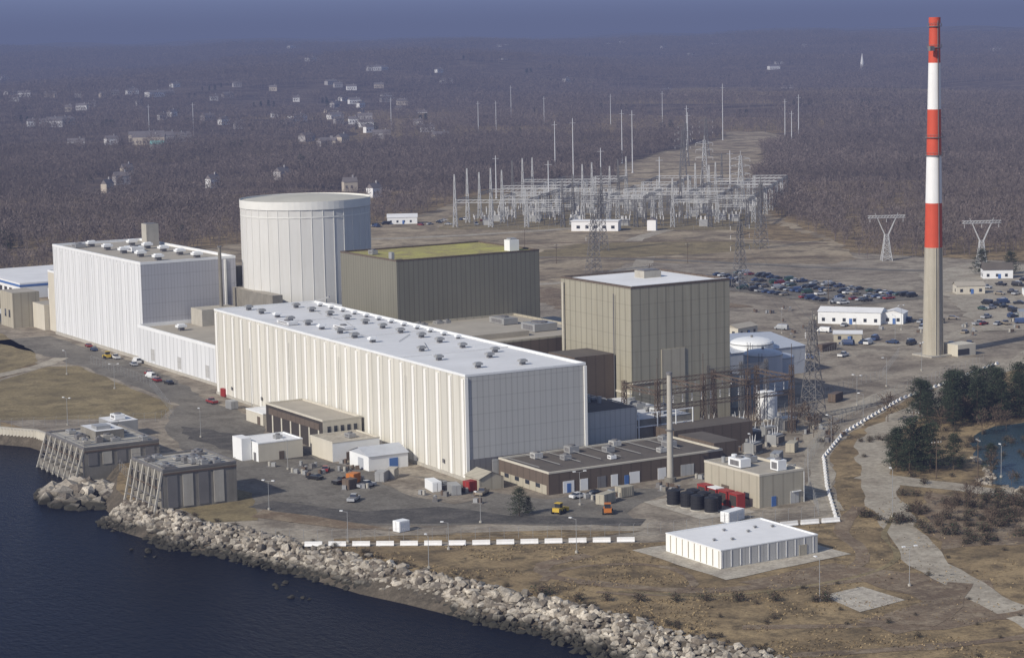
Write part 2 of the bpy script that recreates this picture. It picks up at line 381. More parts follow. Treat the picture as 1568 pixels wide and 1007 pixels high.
sheet('verge',[(96,-48),(118,-24),(150,0),(190,20),(200,8),(160,-12),(144,-26),(124,-49),(115,-65),(103,-74),(97,-66)],.035,'dry_grass',amp=1.5)
sheet('verge',[(66,-92),(84,-76),(96,-104),(88,-122),(62,-130),(46,-124)],.04,'dirt',amp=3)

# ------------------------------------------------------------ boulders
import numpy as np, bmesh
rng=np.random.default_rng(3)
bm=bmesh.new(); bmesh.ops.create_icosphere(bm,subdivisions=1,radius=1)
IV=np.array([v.co[:] for v in bm.verts]); IF=np.array([[v.index for v in f.verts] for f in bm.faces]); bm.free()
def boulders(name,C,S,flat=.7):
    N=len(C); nv=len(IV)
    d=IV[None]*(1+rng.uniform(-.28,.28,(N,nv,1)))*np.stack([S*rng.uniform(.8,1.5,N),S*rng.uniform(.7,1.1,N),S*rng.uniform(.5,.9,N)],1)[:,None,:]
    a=rng.uniform(0,6.28,N);t=rng.uniform(-.6,.6,N)
    ca,sa,ct,st=np.cos(a),np.sin(a),np.cos(t),np.sin(t)
    x=d[...,0];y=d[...,1]*ct[:,None]-d[...,2]*st[:,None];z=d[...,1]*st[:,None]+d[...,2]*ct[:,None]
    X=x*ca[:,None]-y*sa[:,None];Y=x*sa[:,None]+y*ca[:,None]
    P=np.stack([X,Y,z],2)+np.array(C)[:,None,:]
    F=(IF[None]+np.arange(N)[:,None,None]*nv).reshape(-1,3)
    me=bpy.data.meshes.new(name); me.from_pydata(P.reshape(-1,3).tolist(),[],F.tolist()); me.materials.append(MATS['boulder'])
    o=bpy.data.objects.new(name,me); COL.objects.link(o)
Hy=[-400,-230,-180,-165,-150,-131,-113,-100,-84,-71,-46,-24,-5,11,26]; Hx=[-32,-28,-32,-35,-39,-41,-45,-50,-54,-58,-62,-68,-74,-77,-79]
Gy=[-400,-230,-180,-151,-135,-120,-106,-87,-71,-60,-44,-22,-8,14,26]; Gx=[-45,-42,-48,-52,-52,-54,-58,-60,-65,-68,-72,-78,-83,-86,-87]
N=6000; yy=rng.uniform(-250,28,N); w=rng.uniform(-.06,1.1,N)
edge=np.array([noise.noise(Vector((y*.07,0,0)))*2.5+noise.noise(Vector((y*.3,4,0))) for y in yy])
hx=np.interp(yy,Hy,Hx)+rng.normal(0,.7,N)+edge*.5; gx=np.interp(yy,Gy,Gx)+edge
xx=hx+(gx-hx)*w; zz=.1-4.5*np.clip(w,0,1.1)+rng.uniform(-.3,.4,N)
S=rng.uniform(.35,.9,N)*rng.choice([1,1,1,1.6],N)
boulders('boulder_revetment',np.stack([xx,yy,zz],1),S)
C=[];S2=[]
for k in range(200):
    a=U(0,6.28);r=math.sqrt(random.random()); x=-80+r*11*math.cos(a);y=58+r*16*math.sin(a)
    C.append((x,y,-4.4+2.4*(1-r*r)+U(-.2,.3))); S2.append(U(.9,3.2))
boulders('rock_outcrop',np.array(C),np.array(S2))
C=[];S2=[]
for i in range(len(PO)-3):
    a=Vector(PO[i]);b2=Vector(PO[i+1])
    for k in range(int((b2-a).length*1.3)):
        p=a.lerp(b2,random.random()); C.append((p.x+U(-1.5,1.5),p.y+U(-1.5,1.5),.1)); S2.append(U(.4,1.1))
boulders('boulder_bank',np.array(C),np.array(S2))
C=[(U(-92,-80),U(-22,2),-4.2+U(0,.5)) for _ in range(14)]+[(-76+U(-4,2),-58+U(-14,8),-4.1) for _ in range(10)]
boulders('shore_rock',np.array(C),np.array([U(.4,1.0) for _ in C]))

# ------------------------------------------------------------ main buildings
w_=MB();t_=MB();v_=MB()
w_.box(0,0,0,35,170,26.6,('cream','grey_siding','grey_siding','grey_siding'),'grey_roof')
for i in range(25):
    y=1.2+i*6.95
    t_.box(-.35,y-.6,0.9,0,y+.6,26,'cream_band')
t_.box(-.25,-.02,0,0,170,.9,'concrete')
t_.box(.6,-.22,0,34.6,0,5.6,'dark_grey')
t_.box(-.3,-.3,0,.6,0,26.4,'cream_band'); t_.box(34.4,-.3,0,35.2,0,26.4,'cream_band')
rim(t_,0,0,35,170,26.6,.6,.5,'white')
t_.box(7,-.34,0,12,-.22,5,'grey_siding'); t_.box(21,-.34,0,22.2,-.22,2.3,'dark_brown')
for y in range(12,165,24): t_.box(-.5,y,3,-.35,y+.8,4,'dark_grey')
for y in (33,75,110,140): t_.beam((-.6,y,0),(-.6,y,18+y%7),.12,'grey_siding')
for i in range(9):
    vent(v_,9+U(-.5,.5),72+i*11.5,26.6,.95,'galv' if i%3 else 'white'); vent(v_,24+U(-.5,.5),60+i*12.5,26.6,.9,'galv')
for i in range(12): vent(v_,31.5,64+i*8.6,26.6,.65,'white')
for x,y in ((10,12),(22,10),(8,30),(21,26),(27,34),(12,48),(24,47)): vent(v_,x,y,26.6,.85,'galv')
hvac(v_,4,120,26.6,3,9,1.0,'grey_roof'); hvac(v_,13,100,26.6,3,8,1.0,'grey_roof')
for y in (40,85,128): v_.box(.5,y,26.62,34.5,y+.35,26.9,'white_roof')
for i in range(6): v_.beam((15+U(-6,10),50+i*18,26.8),(17+U(-6,10),62+i*18,26.8),.1,'galv')
e=E('turbine_hall',walls=w_,trim=t_,roof_vents=v_); e.rotation_euler[2]=-math.radians(1.68)

w_=MB();t_=MB();v_=MB()
w_.box(13,253,0,49,345,34,('white_siding','lilac_grey','lilac_grey','lilac_grey'),'tan_roof')
rim(t_,13,253,49,345,34,.9,.6,'white')
for i in range(14): t_.box(12.75,255+i*6.7,1,13,255.8+i*6.7,33,'white')
t_.box(12.6,253,0,13,345,1.2,'concrete')
t_.box(44.5,252.6,0,45.2,253,33.8,'cream_band')
for i in range(5):
    vent(v_,24,264+i*17,34,1.4,'white'); vent(v_,38,262+i*16,34,1.4,'white')
v_.box(41,318,34,46,323,42.5,'concrete'); v_.box(41.5,318.5,42.5,45.5,322.5,42.7,'dark_grey')
hvac(v_,28,300,34,5,8,1.8,'white'); hvac(v_,17,330,34,4,5,1.5)
E('white_process_building',walls=w_,trim=t_,roof_vents=v_)
w_=MB();t_=MB()
w_.box(11,171,0,46,253,12.2,('white_siding','grey_siding','grey_siding','grey_siding'),'tan_roof')
rim(t_,11,171,46,252.9,12.2,1.1,.5,'white')
hvac(t_,22,200,12.2,6,8,2,'concrete'); hvac(t_,34,225,12.2,5,10,3,'galv'); vent(t_,20,235,12.2,1.3)
t_.box(30,240,12.2,44,250,18,'concrete'); t_.box(10.8,171,0,11,252.9,1,'concrete')
for y in (190,214,238): t_.box(10.85,y,2,11,y+3,6,'grey_siding')
E('auxiliary_annex_building',walls=w_,roof_parts=t_)
w_=MB(); w_.cyl(40,246,0,39,.75,.6,12,'concrete_dark'); w_.cyl(40,246,39,39.4,.8,n=12,m='dark_grey'); w_.box(39.2,245.2,12,40.8,246.8,13.6,'steel'); w_.obj('exhaust_stack')
w_=MB();t_=MB()
w_.box(49.3,264,0,62,300,24,'concrete_dark','tan_roof'); w_.box(46.2,216,0,50,250,24,'concrete_dark','tan_roof'); w_.box(50,262.5,0,60,264,30,'olive_siding')
w_.box(46.2,178,0,68,215,20,'concrete_dark','grey_roof')
hvac(t_,50,268,24,4,6,2); hvac(t_,47,190,20,6,7,2); t_.beam((49,246,24),(49,246,33),.4,'steel'); t_.beam((52,210,20),(60,200,24),.6,'galv')
E('service_building',walls=w_,roof_equipment=t_)
w_=MB();t_=MB()
w_.box(15,345.3,0,40,358,23,('beige','lilac_grey','beige','beige'),'white_roof'); rim(t_,15,345.3,40,358,23,.8,.5,'white')
w_.box(13,358.3,0,28,372,10,'beige','tan_roof'); w_.box(5,372.5,0,16,388,14,'tan','tan_roof'); t_.box(4.95,376,4,5,378,7,'window'); t_.box(4.95,381,4,5,383,7,'window')
hvac(t_,18,360,10,4,5,2)
E('gatehouse_building',walls=w_,trim=t_)
w_=MB();t_=MB()
w_.box(40,470,0,120,540,7,('white','white','white','white'),'white_roof'); t_.box(39.9,470,5.3,40,540,6.3,'blue'); t_.box(40,469.9,5.3,120,470,6.3,'blue'); 
t_.gable(50,445,76,462,5,8,'grey_roof','x'); w_.box(50,445,0,76,462,5,'white')
for i in range(9): t_.box(39.93,474+i*7,1,40,478+i*7,4,'window')
E('white_warehouse',walls=w_,trim=t_)

w_=MB();t_=MB();rf=MB(); cx,cy,R_=71,240,23
for k in range(36):
    a0=2*math.pi*k/36;a1=2*math.pi*(k+1)/36
    w_.poly([(cx+R_*math.cos(a0),cy+R_*math.sin(a0),0),(cx+R_*math.cos(a1),cy+R_*math.sin(a1),0),(cx+R_*math.cos(a1),cy+R_*math.sin(a1),52.3),(cx+R_*math.cos(a0),cy+R_*math.sin(a0),52.3)],'containment')
    t_.beam((cx+(R_+.05)*math.cos(a0),cy+(R_+.05)*math.sin(a0),0),(cx+(R_+.05)*math.cos(a0),cy+(R_+.05)*math.sin(a0),52.3),.15,'containment_rim')
t_.cyl(cx,cy,52.3,55.2,R_+.3,n=72,m='containment_rim',cap=False); t_.cyl(cx,cy,49.5,50,R_+.12,n=72,m='containment_rim',cap=False)
n=72
for j in range(6):
    r0=(R_+.3)*(1-j/6);r1=(R_+.3)*(1-(j+1)/6);z0=54.6+1.6*(1-(1-j/6)**2);z1=54.6+1.6*(1-(1-(j+1)/6)**2)
    for k in range(n):
        a0=2*math.pi*k/n;a1=2*math.pi*(k+1)/n
        rf.poly([(cx+r0*math.cos(a0),cy+r0*math.sin(a0),z0),(cx+r0*math.cos(a1),cy+r0*math.sin(a1),z0),(cx+r1*math.cos(a1),cy+r1*math.sin(a1),z1),(cx+r1*math.cos(a0),cy+r1*math.sin(a0),z1)],'dome_roof')
E('reactor_containment_building',walls=w_,ribs_and_rim=t_,roof=rf)

w_=MB();t_=MB()
w_.box(50,131,0,102,170,42,'olive_siding','moss_roof'); rim(t_,50,131,102,170,42,.5,.4,'brown')
t_.box(94,136,42,97.5,139.5,45.5,'white'); t_.box(94.6,136.6,45.5,97,139,46,'galv'); hvac(t_,54,155,42,2,3,1.4)
t_.box(50.5,135,42,51.5,137,44.5,'galv')
E('reactor_auxiliary_building',walls=w_,roof_parts=t_)
w_=MB();t_=MB()
w_.box(36.5,76,0,92,130.7,22,'brown','tan_roof'); rim(t_,36.5,76,92,130.7,22,.6,.5,'tan')
t_.box(45,85,22,70,115,23.6,'tan_roof'); hvac(t_,75,90,22,8,8,2.4); hvac(t_,76,110,22,5,9,2,'galv')
for i in range(7): hvac(t_,U(40,85),U(118,126),22,U(1.5,3),U(1.5,3),U(1,1.8),'galv')
w_.box(102.2,120,0,125,160,16,'tan_siding','tan_roof')
E('control_building',walls=w_,roof_parts=t_)
w_=MB();t_=MB()
w_.box(74,36,0,108,73,40,'tan_siding','white_roof'); rim(t_,74,36,108,73,40,.6,.5,'brown')
t_.box(74.6,36.6,40.02,107.4,37.1,40.7,'white')
t_.box(92,56,40,98,61,42,'concrete'); t_.box(92.3,56.3,42,97.7,60.7,42.3,'dark_grey')
t_.beam((73.4,71,0),(73.4,71,39),.5,'beige'); t_.beam((73.3,44,0),(73.3,44,38),.22,'dark_grey')
t_.box(84,35.7,0,92,36,22,'tan'); t_.box(73.7,36,10,74,72,10.6,'beige'); t_.box(74,35.7,13,84,36,13.5,'beige')
E('reactor_building',walls=w_,roof_and_trim=t_)
w_=MB();t_=MB()
w_.box(60,44,0,73.2,58,21,'brown','brown_roof'); w_.box(36,4,0,54,48,13,'grey_siding','brown_roof'); w_.box(54.3,6,0,73,40,9,'concrete_dark','grey_roof')
w_.box(60.3,-4,0,86,5.6,7,'brown','brown_roof'); w_.box(36,50,0,58,74,17,'dark_grey','tan_roof')
for i in range(38):
    x=U(38,70);y=U(8,38);z=13 if x<52 else 9
    if 50<x<56: continue
    random.choice([lambda:hvac(t_,x,y,z,U(1.5,3),U(1.5,4),U(1,2.2),random.choice(['galv','white','concrete'])),lambda:t_.cyl(x,y,z,z+U(1,3),U(.5,1),n=10,m='galv'),lambda:vent(t_,x,y,z,U(.7,1.2),'galv')])()
for i in range(12):
    x=U(38,52);y=U(6,44);t_.beam((x,y,13.8),(x+U(-10,10)*.3,y+U(4,9),13.8),.25,random.choice(['galv','white','beige']))
for z in (3.5,7,10.5): t_.box(54,5.4,z,73,5.9,z+.25,'white')
for x in (55,61,67,72.5): t_.beam((x,4.6,0),(x,4.6,11),.25,'white')
E('service_annex_building',walls=w_,roof_equipment=t_)

w_=MB();t_=MB()
w_.box(8,-26,0,60,-2,5.2,'brown','brown_roof'); rim(t_,8,-26,60,-2,5.2,.45,.4,'beige')
w_.box(60.2,-22,0,68,-6,6.4,'brown','brown_roof')
t_.box(7.9,-25,0,8,-3,2.2,'tan')
for x,mm,wd in ((12,'white',3.2),(13.1,'blue',1.1),(17,'white',2.2),(22,'dark_grey',2.5),(26,'white',2),(30,'blue',1.2),(31.5,'white',3),(40,'white',2.5),(47,'grey_siding',4),(55,'white',1.5)):
    off={'white':.1,'blue':.16,'dark_grey':.1,'grey_siding':.1}[mm]
    t_.box(x,-26-off,0,x+wd,-26,2.9 if mm!='blue' else 2.3,mm)
for y in (-22,-17,-12,-7): t_.box(7.84,y,1.2,7.9,y+2,2.2,'window')
for (x,y,s) in ((15,-8,1.0),(20,-14,.9),(26,-7,1.2),(34,-12,1.0),(40,-6,1.0),(50,-16,1.2),(45,-20,.8),(30,-20,.7),(54,-8,1)): hvac(t_,x,y,5.2,2.4*s,2.4*s,1.5*s,random.choice(['white','galv','grey_siding']))
for i in range(8): t_.beam((9+i*6,-3,5.9),(9+i*6,-20,5.9),.12,'galv')
E('low_brown_office_building',walls=w_,fittings=t_)
w_=MB(); w_.cyl(41,-30,0,27,.85,.6,14,'concrete'); w_.cyl(41,-30,27,27.6,.75,n=14,m='dark_grey'); w_.cyl(41,-30,0,1.2,1.5,n=14,m='concrete_dark'); w_.cyl(41,-30,13,13.3,1.1,n=14,m='steel'); w_.obj('vent_stack')
w_=MB();t_=MB()
w_.box(40,-68,0,53,-46,7.6,('tan','tan','tan','tan'),'tan_roof'); rim(t_,40,-68,53,-46,7.6,.5,.35,'beige')
t_.box(43.5,-68.12,0,44.8,-68,2.4,'blue'); t_.box(49,-68.12,0,51.5,-68,3,'grey_siding'); t_.box(39.9,-64,1.5,40,-62,3,'window'); t_.box(39.9,-56,0,40,-53,3.4,'brown')
hvac(t_,42,-58,7.6,3,5,2.2,'white'); hvac(t_,47,-66,7.6,2.5,3,2.6,'white'); hvac(t_,47,-54,7.6,3,3,1.6,'galv'); t_.cyl(46,-50,7.6,9.5,.7,n=10,m='white'); t_.cyl(43.5,-49,7.6,9,.5,n=10,m='galv')
t_.box(49.5,-68.5,2.8,52,-68,3,'white'); t_.beam((52.9,-68.3,0),(52.9,-68.3,7.4),.12,'white')
E('pump_building',walls=w_,fittings=t_)
w_=MB();t_=MB()
w_.box(-2.5,-111,0,23,-91,3.9,('cream_band','white_siding','grey_siding','white'),'white_roof'); rim(t_,-2.5,-111,23,-91,3.9,.25,.3,'white')
for i in range(9): t_.box(-2.6,-110.5+i*2.2,.3,-2.5,-110.3+i*2.2,3.8,'tan')
for i in range(11): t_.box(-2.3+i*2.4,-111.1,.3,-2.15+i*2.4,-111,3.8,'grey_roof')
t_.box(18,-111.14,0,20,-111.02,2.4,'tan'); t_.box(-2.7,-111.2,0,23.2,-91,.12,'concrete')
for i in range(6): vent(t_,2+i*3.6,-106+U(0,11),3.9,.3,'galv')
E('flat_storage_building',walls=w_,trim=t_)
w_=MB();t_=MB()
w_.box(-11,60,0,.8,97,8,('dark_brown','tan','beige','tan'),'tan_roof'); rim(t_,-11,60,.8,97,8,.5,.4,'beige')
t_.box(-11.12,62,5.4,-11,95,7.2,'brown')
for i in range(6): t_.box(-11.2,62+i*6,0,-11.05,62.7+i*6,5.4,'beige')
for i in range(5): t_.box(-9.6+i*2,59.9,4.2,-8.6+i*2,60,6.6,'window')
E('office_annex',walls=w_,trim=t_)
w_=MB();t_=MB()
w_.box(-16,44,0,-2,57.5,5,('beige','beige','white','beige'),'concrete_pad'); rim(t_,-16,44,-2,57.5,5,.35,.3,'beige'); t_.box(-12,43.88,0,-10.5,44,2.3,'brown'); t_.box(-7,43.88,1,-5,44,2.2,'window'); hvac(t_,-9,48,5,2,3,1.2)
E('maintenance_shop',walls=w_,trim=t_)
w_=MB();t_=MB(); w_.box(-14,27,0,-2.5,38,3.8,'white'); t_.gable(-14,27,-2.5,38,3.8,5.6,'tank_silver','x'); t_.box(-14.1,30,0,-14,33,3,'tank_silver'); t_.box(-8,26.9,0,-5.5,27,2.8,'blue')
E('gabled_shed',walls=w_,roof=t_)
w_=MB();t_=MB(); w_.box(-32,56,0,-19,68,4.8,('white','beige','beige','beige'),'white_roof'); rim(t_,-32,56,-19,68,4.8,.3,.3,'white'); t_.box(-35,60,0,-32.2,66,6,'white','white_roof'); t_.box(-32.1,57.5,0,-32,59,2.3,'dark_grey'); t_.box(-26,55.9,0,-24.5,56,2.3,'brown'); hvac(t_,-25,60,4.8,2,2,1)
E('small_block_building',walls=w_,trim=t_)
w_=MB();t_=MB()
w_.box(-8,106,0,-1,118,3.4,'beige','white_roof'); t_.box(-8.1,108,0,-8,110,2.4,'brown'); rim(t_,-8,106,-1,118,3.4,.3,.3,'white'); E('small_office_building',walls=w_,trim=t_)
w_=MB();t_=MB(); t_.gable(-3.5,-12,3.5,-5,3,4.6,'tan','y'); w_.box(-3.5,-12,0,3.5,-5,3,'tan'); t_.box(-3.6,-10,0,-3.5,-8,2.3,'brown'); E('tan_shed',walls=w_,roof=t_)

def intake(name,x0,y0,x1,y1,zb,zt,slope,seed):
    random.seed(seed); w_=MB();t_=MB();q=MB()
    w_.box(x0,y0,zb,x1,y1,zt,'concrete_dark','concrete'); rim(t_,x0,y0,x1,y1,zt,.5,.3,'steel')
    n=int((y1-y0)/4)
    for i in range(n+1):
        y=y0+.2+i*(y1-y0-.4)/n
        t_.beam((x0-.1,y,zt),(x0-slope,y,-4.5),.5,'concrete'); t_.beam((x0-.3,y,zt-.5),(x0-.3,y,-4.5),.35,'steel')
        for k in range(1,4):
            f=k/4; t_.beam((x0-slope*f,y,zt-(zt+4.5)*f),(x0,y,zt-(zt+4.5)*f),.2,'steel')
    for k in range(7):
        f=k/7; t_.beam((x0-slope*f-.2,y0,zt-(zt+4.5)*f),(x0-slope*f-.2,y1,zt-(zt+4.5)*f),.22,'rust_steel' if k%3==2 else 'steel')
    for i in range(n):
        y=y0+.5+i*(y1-y0-.4)/n; w_.box(x0-slope+.5,y+.4,-6,x0-.02,y+3,-1.5,'concrete_dark')
    m=int((x1-x0)/4)
    for i in range(m): t_.box(x0+1+i*4,y0-.15,max(zb,0)+.5,x0+3.6+i*4,y0,zt-1.2,'concrete' if i%2 else 'steel')
    t_.box(x0,y0-.2,zt-.9,x1,y0-.02,zt-.5,'rust_steel')
    for i in range(16):
        x=U(x0+1,x1-4);y=U(y0+1,y1-4)
        hvac(q,x,y,zt,U(1.2,3),U(1.2,3),U(.6,1.8),random.choice(['galv','galv','concrete','steel']))
    for i in range(5):
        y=U(y0+2,y1-2); q.beam((x0+1,y,zt+.5),(x1-1,y,zt+.5),.18,'galv')
    for y in (y0+.2,(y0+y1)/2,y1-.2):
        for x in (x0+.2,x1-.2): q.beam((x,y,zt),(x,y,zt+1.3),.08,'steel')
    for y in (y0+.2,y1-.2): q.beam((x0,y,zt+1.3),(x1,y,zt+1.3),.07,'steel')
    q.beam((x0+.2,y0,zt+1.3),(x0+.2,y1,zt+1.3),.07,'steel')
    E(name,structure=w_,steel_frame=t_,deck_equipment=q)
intake('water_intake_structure',-73,76,-52,106,-6,5,3.2,11)
intake('water_intake_structure',-76,13,-57,33,-6,9.5,3.4,12)
random.seed(21)
w_=MB(); w_.box(-66,86,5,-58,98,7.6,'concrete_dark','grey_roof'); w_.box(-65,88,7.6,-61,92,8.6,'galv'); w_.box(-52,112,0,-44,122,5,'galv','white_roof'); hvac(w_,-50,114,5,3,4,1.5,'white'); w_.obj('intake_equipment_house')
w_=MB()
P=[(-76,200),(-73,150),(-65,137),(-63,109)]
for i in range(3):
    a=Vector((*P[i],0));b2=Vector((*P[i+1],0));n=int((b2-a).length/1.2)
    for k in range(n):
        p=a.lerp(b2,k/n);q=a.lerp(b2,(k+.5)/n);s=a.lerp(b2,(k+1)/n)
        w_.poly([(p.x-.5,p.y,-6),(q.x-.9,q.y,-6),(q.x-.9,q.y,.5),(p.x-.5,p.y,.5)],'tan'); w_.poly([(q.x-.9,q.y,-6),(s.x-.5,s.y,-6),(s.x-.5,s.y,.5),(q.x-.9,q.y,.5)],'beige')
    w_.beam((a.x-.4,a.y,.5),(b2.x-.4,b2.y,.5),.6,'concrete')
w_.obj('sheet_pile_wall')
w_=MB()
for (a,b2) in (((-62,72),(-66,36)),((-66,36),(-57,33.2))):
    w_.beam((*a,-3),(*b2,-3),.9,'tan'); w_.beam((*a,-1),(*b2,-1),1.0,'concrete')
    w_.poly([(*a,-6),(*b2,-6),(*b2,0.1),(*a,.1)],'tan')
w_.obj('quay_wall')

# ------------------------------------------------------------ chimney
w_=MB();t_=MB(); sx,sy=236,94
def rr(z): return 3.6-(3.6-1.75)*(z/115)
for z0,z1,mm in ((0,37,'stack_conc'),(37,52,'stack_red'),(52,68,'stack_white'),(68,83.5,'stack_red'),(83.5,99,'stack_white'),(99,112.5,'stack_red'),(112.5,114,'dark_brown')):
    w_.cyl(sx,sy,z0,z1,rr(z0),rr(z1),40,mm,cap=(z1==114),top='black')
w_.cyl(sx,sy,112.2,114.1,1.95,n=32,m='stack_red',top='black')
for z in (68,74,104,111):
    t_.cyl(sx,sy,z,z+.2,rr(z)+.6,n=24,m='steel')
    for k in range(16):
        a=k*math.pi/8; q_=rr(z)+.55; t_.beam((sx+q_*math.cos(a),sy+q_*math.sin(a),z),(sx+q_*math.cos(a),sy+q_*math.sin(a),z+1.1),.06,'steel')
        a2=a+math.pi/8; t_.beam((sx+q_*math.cos(a),sy+q_*math.sin(a),z+1.1),(sx+q_*math.cos(a2),sy+q_*math.sin(a2),z+1.1),.06,'steel')
t_.beam((sx-.3,sy-3.75,0),(sx-.3,sy-1.95,113),.22,'steel')
for dx in (-1.6,1.6): t_.beam((sx+dx,sy-3.3,0),(sx+dx*.85,sy-2.75,37),.3,'stack_conc')
t_.box(sx-4.5,sy-3,103,sx-2.6,sy-1.8,104.6,'dark_grey')
t_.box(sx-5,sy-5,0,sx+5,sy+5,.5,'concrete'); t_.box(sx+4,sy-8,0,sx+12,sy-1,4,'beige'); t_.box(sx+4,sy-8.1,.5,sx+9,sy-8,2.5,'window')
E('striped_chimney',shaft=w_,platforms_and_ladder=t_)

def tank(name,x,y,r,h,m='tank_silver',dome=.25):
    w_=MB(); w_.cyl(x,y,0,h,r,n=32,m=m,cap=False)
    for j in range(5):
        f0=j/5;f1=(j+1)/5
        w_.cyl(x,y,h+r*dome*math.sin(f0*math.pi/2),h+r*dome*math.sin(f1*math.pi/2),r*math.cos(f0*math.pi/2)+.02,r*math.cos(f1*math.pi/2)+.02,32,m,cap=(j==4))
    w_.cyl(x,y,h-.3,h,r+.12,n=32,m='galv',cap=False); w_.cyl(x,y,0,.4,r+.4,n=32,m='concrete')
    w_.beam((x-r*.8,y-r*.72,0),(x-r*.8,y-r*.72,h+1),.12,'steel'); w_.beam((x-r*.8+.6,y-r*.85,0),(x-r*.8+.6,y-r*.85,h+1),.12,'steel')
    w_.cyl(x,y,h+r*dome,h+r*dome+.6,.4,n=10,m='steel'); w_.obj(name)
tank('storage_tank',141,64,6,12.5); tank('storage_tank',129,72,4.5,13); tank('storage_tank',152,70,4.5,10); tank('storage_tank',115,28,3.1,7.5,'white'); tank('storage_tank',160,95,7,11,'white'); tank('storage_tank',120,52,3,9,'concrete')
w_=MB();t_=MB(); w_.box(140,90,0,178,128,9,'tank_silver','white_roof'); t_.gable(140,90,178,128,9,11.5,'tank_silver','x'); t_.box(139.9,95,2,140,120,7,'grey_siding'); E('metal_roof_building',walls=w_,roof=t_)
def drums(x,y):
    w_=MB()
    w_.cyl(x,y,.3,3.6,1.6,n=20,m='black')
    for z in (.9,1.8,2.7): w_.cyl(x,y,z,z+.15,1.7,n=20,m='black')
    w_.cyl(x,y,3.6,3.9,1.3,.5,n=20,m='black'); w_.cyl(x,y,0,.3,1.8,n=20,m='concrete'); w_.obj('black_tank')
for i in range(4): drums(26+i*.6+.5*(i%2),-53-i*4)
for i in range(3): drums(30.2+i*.3,-55-i*4)
w_=MB()
for i in range(4):
    w_.box(35,-66+i*4.2,0,37.3,-62.6+i*4.2,3.4,'red'); w_.box(34.95,-65.7+i*4.2,.6,35,-63+i*4.2,3.1,'dark_brown'); w_.box(34.9,-66+i*4.2,3.4,37.4,-62.6+i*4.2,3.6,'white' if i==2 else 'red')
w_.obj('red_storage_cabinet')

# ------------------------------------------------------------ lattice steel
def lattice(mb,x,y,h,wb,wt,n,m='steel',t=.16,z0=0):
    L=[]
    for i in range(n+1):
        f=1-(1-i/n)**1.25; w=(wb+(wt-wb)*f)/2; z=z0+h*(i/n)
        L.append([(x-w,y-w,z),(x+w,y-w,z),(x+w,y+w,z),(x-w,y+w,z)])
    for i in range(n):
        for k in range(4):
            a=L[i];b=L[i+1]; mb.beam(a[k],b[k],t,m); mb.beam(a[k],b[(k+1)%4],t*.6,m); mb.beam(a[(k+1)%4],b[k],t*.6,m); mb.beam(b[k],b[(k+1)%4],t*.6,m)
def truss(mb,p,q,w,n,m,t=.14):
    p=Vector(p);q=Vector(q);d=(q-p).normalized();s=Vector((-d.y,d.x,0))*w/2;u=Vector((0,0,w))
    C=[lambda k:k-s,lambda k:k+s,lambda k:k+s+u,lambda k:k-s+u]
    for c in C: mb.beam(c(p),c(q),t,m)
    for i in range(n):
        a=p.lerp(q,i/n);b=p.lerp(q,(i+1)/n)
        mb.beam(C[0](a),C[3](b),t*.6,m);mb.beam(C[1](a),C[2](b),t*.6,m);mb.beam(C[3](a),C[2](b),t*.6,m);mb.beam(C[0](a),C[1](b),t*.6,m)
def insul(mb,x,y,z,l=2,m='insulator'):
    for k in range(4): mb.cyl(x,y,z-l*(k+1)/4,z-l*(k+.5)/4,.22,.12,6,m)
w_=MB();q=MB()
GX=[62,77,92,107];GY=[6,22]
for x in GX:
    for y in GY: lattice(w_,x,y,19 if y==6 else 17,1.5,.9,9,'rust_steel',.14)
    truss(w_,(x,6,15),(x,22,15),1.1,8,'rust_steel',.13)
for y in GY:
    truss(w_,(62,y,15),(107,y,15),1.2,18,'rust_steel',.14)
truss(w_,(62,6,11),(107,6,11),1.0,16,'rust_steel',.12)
for x in GX: w_.beam((x,6,19),(x,6,25),.12,'rust_steel')
for x in (100,112,121): lattice(w_,x,36,16,1.3,.8,8,'steel',.13)
truss(w_,(100,36,14),(121,36,14),1,10,'steel',.12); truss(w_,(107,22,15),(121,36,14),1,8,'steel',.12)
for i in range(14): insul(q,64+i*3.1,6,14.8,2.2); insul(q,64+i*3.1,22,14.8,2.2)
for i in range(10): q.beam((64+i*4.4,6,13),(64+i*4.4,22,13),.06,'black')
E('steel_gantry',lattice=w_,insulators=q)
def transformer(x,y,a=0,s=1.):
    w_=MB(x,y,a)
    w_.box(-2.2*s,-1.6*s,.4,2.2*s,1.6*s,3.4*s,'galv'); w_.box(-2.6*s,-2*s,0,2.6*s,2*s,.4,'concrete')
    for i in range(8):
        w_.box(-2*s+i*.52*s,-2.3*s,.8,-1.8*s+i*.52*s,-1.6*s,3*s,'steel'); w_.box(-2*s+i*.52*s,1.6*s,.8,-1.8*s+i*.52*s,2.3*s,3*s,'steel')
    for i in (-1.3,0,1.3):
        w_.beam((i*s,0,3.4*s),(i*1.3*s,0,5.4*s),.2,'insulator',6,.1)
    w_.cyl(-1.2*s,1.2*s,3.6*s,4.4*s,.5*s,n=10,m='galv'); w_.obj('power_transformer')
for p in ((66,-1),(74,-1.5),(82,0),(90,2),(98,5),(108,10),(86,16),(98,18)): transformer(*p,s=U(.8,1.2))
for p in ((70,-12),(80,-12),(92,-6)): transformer(*p,a=.4,s=.9)
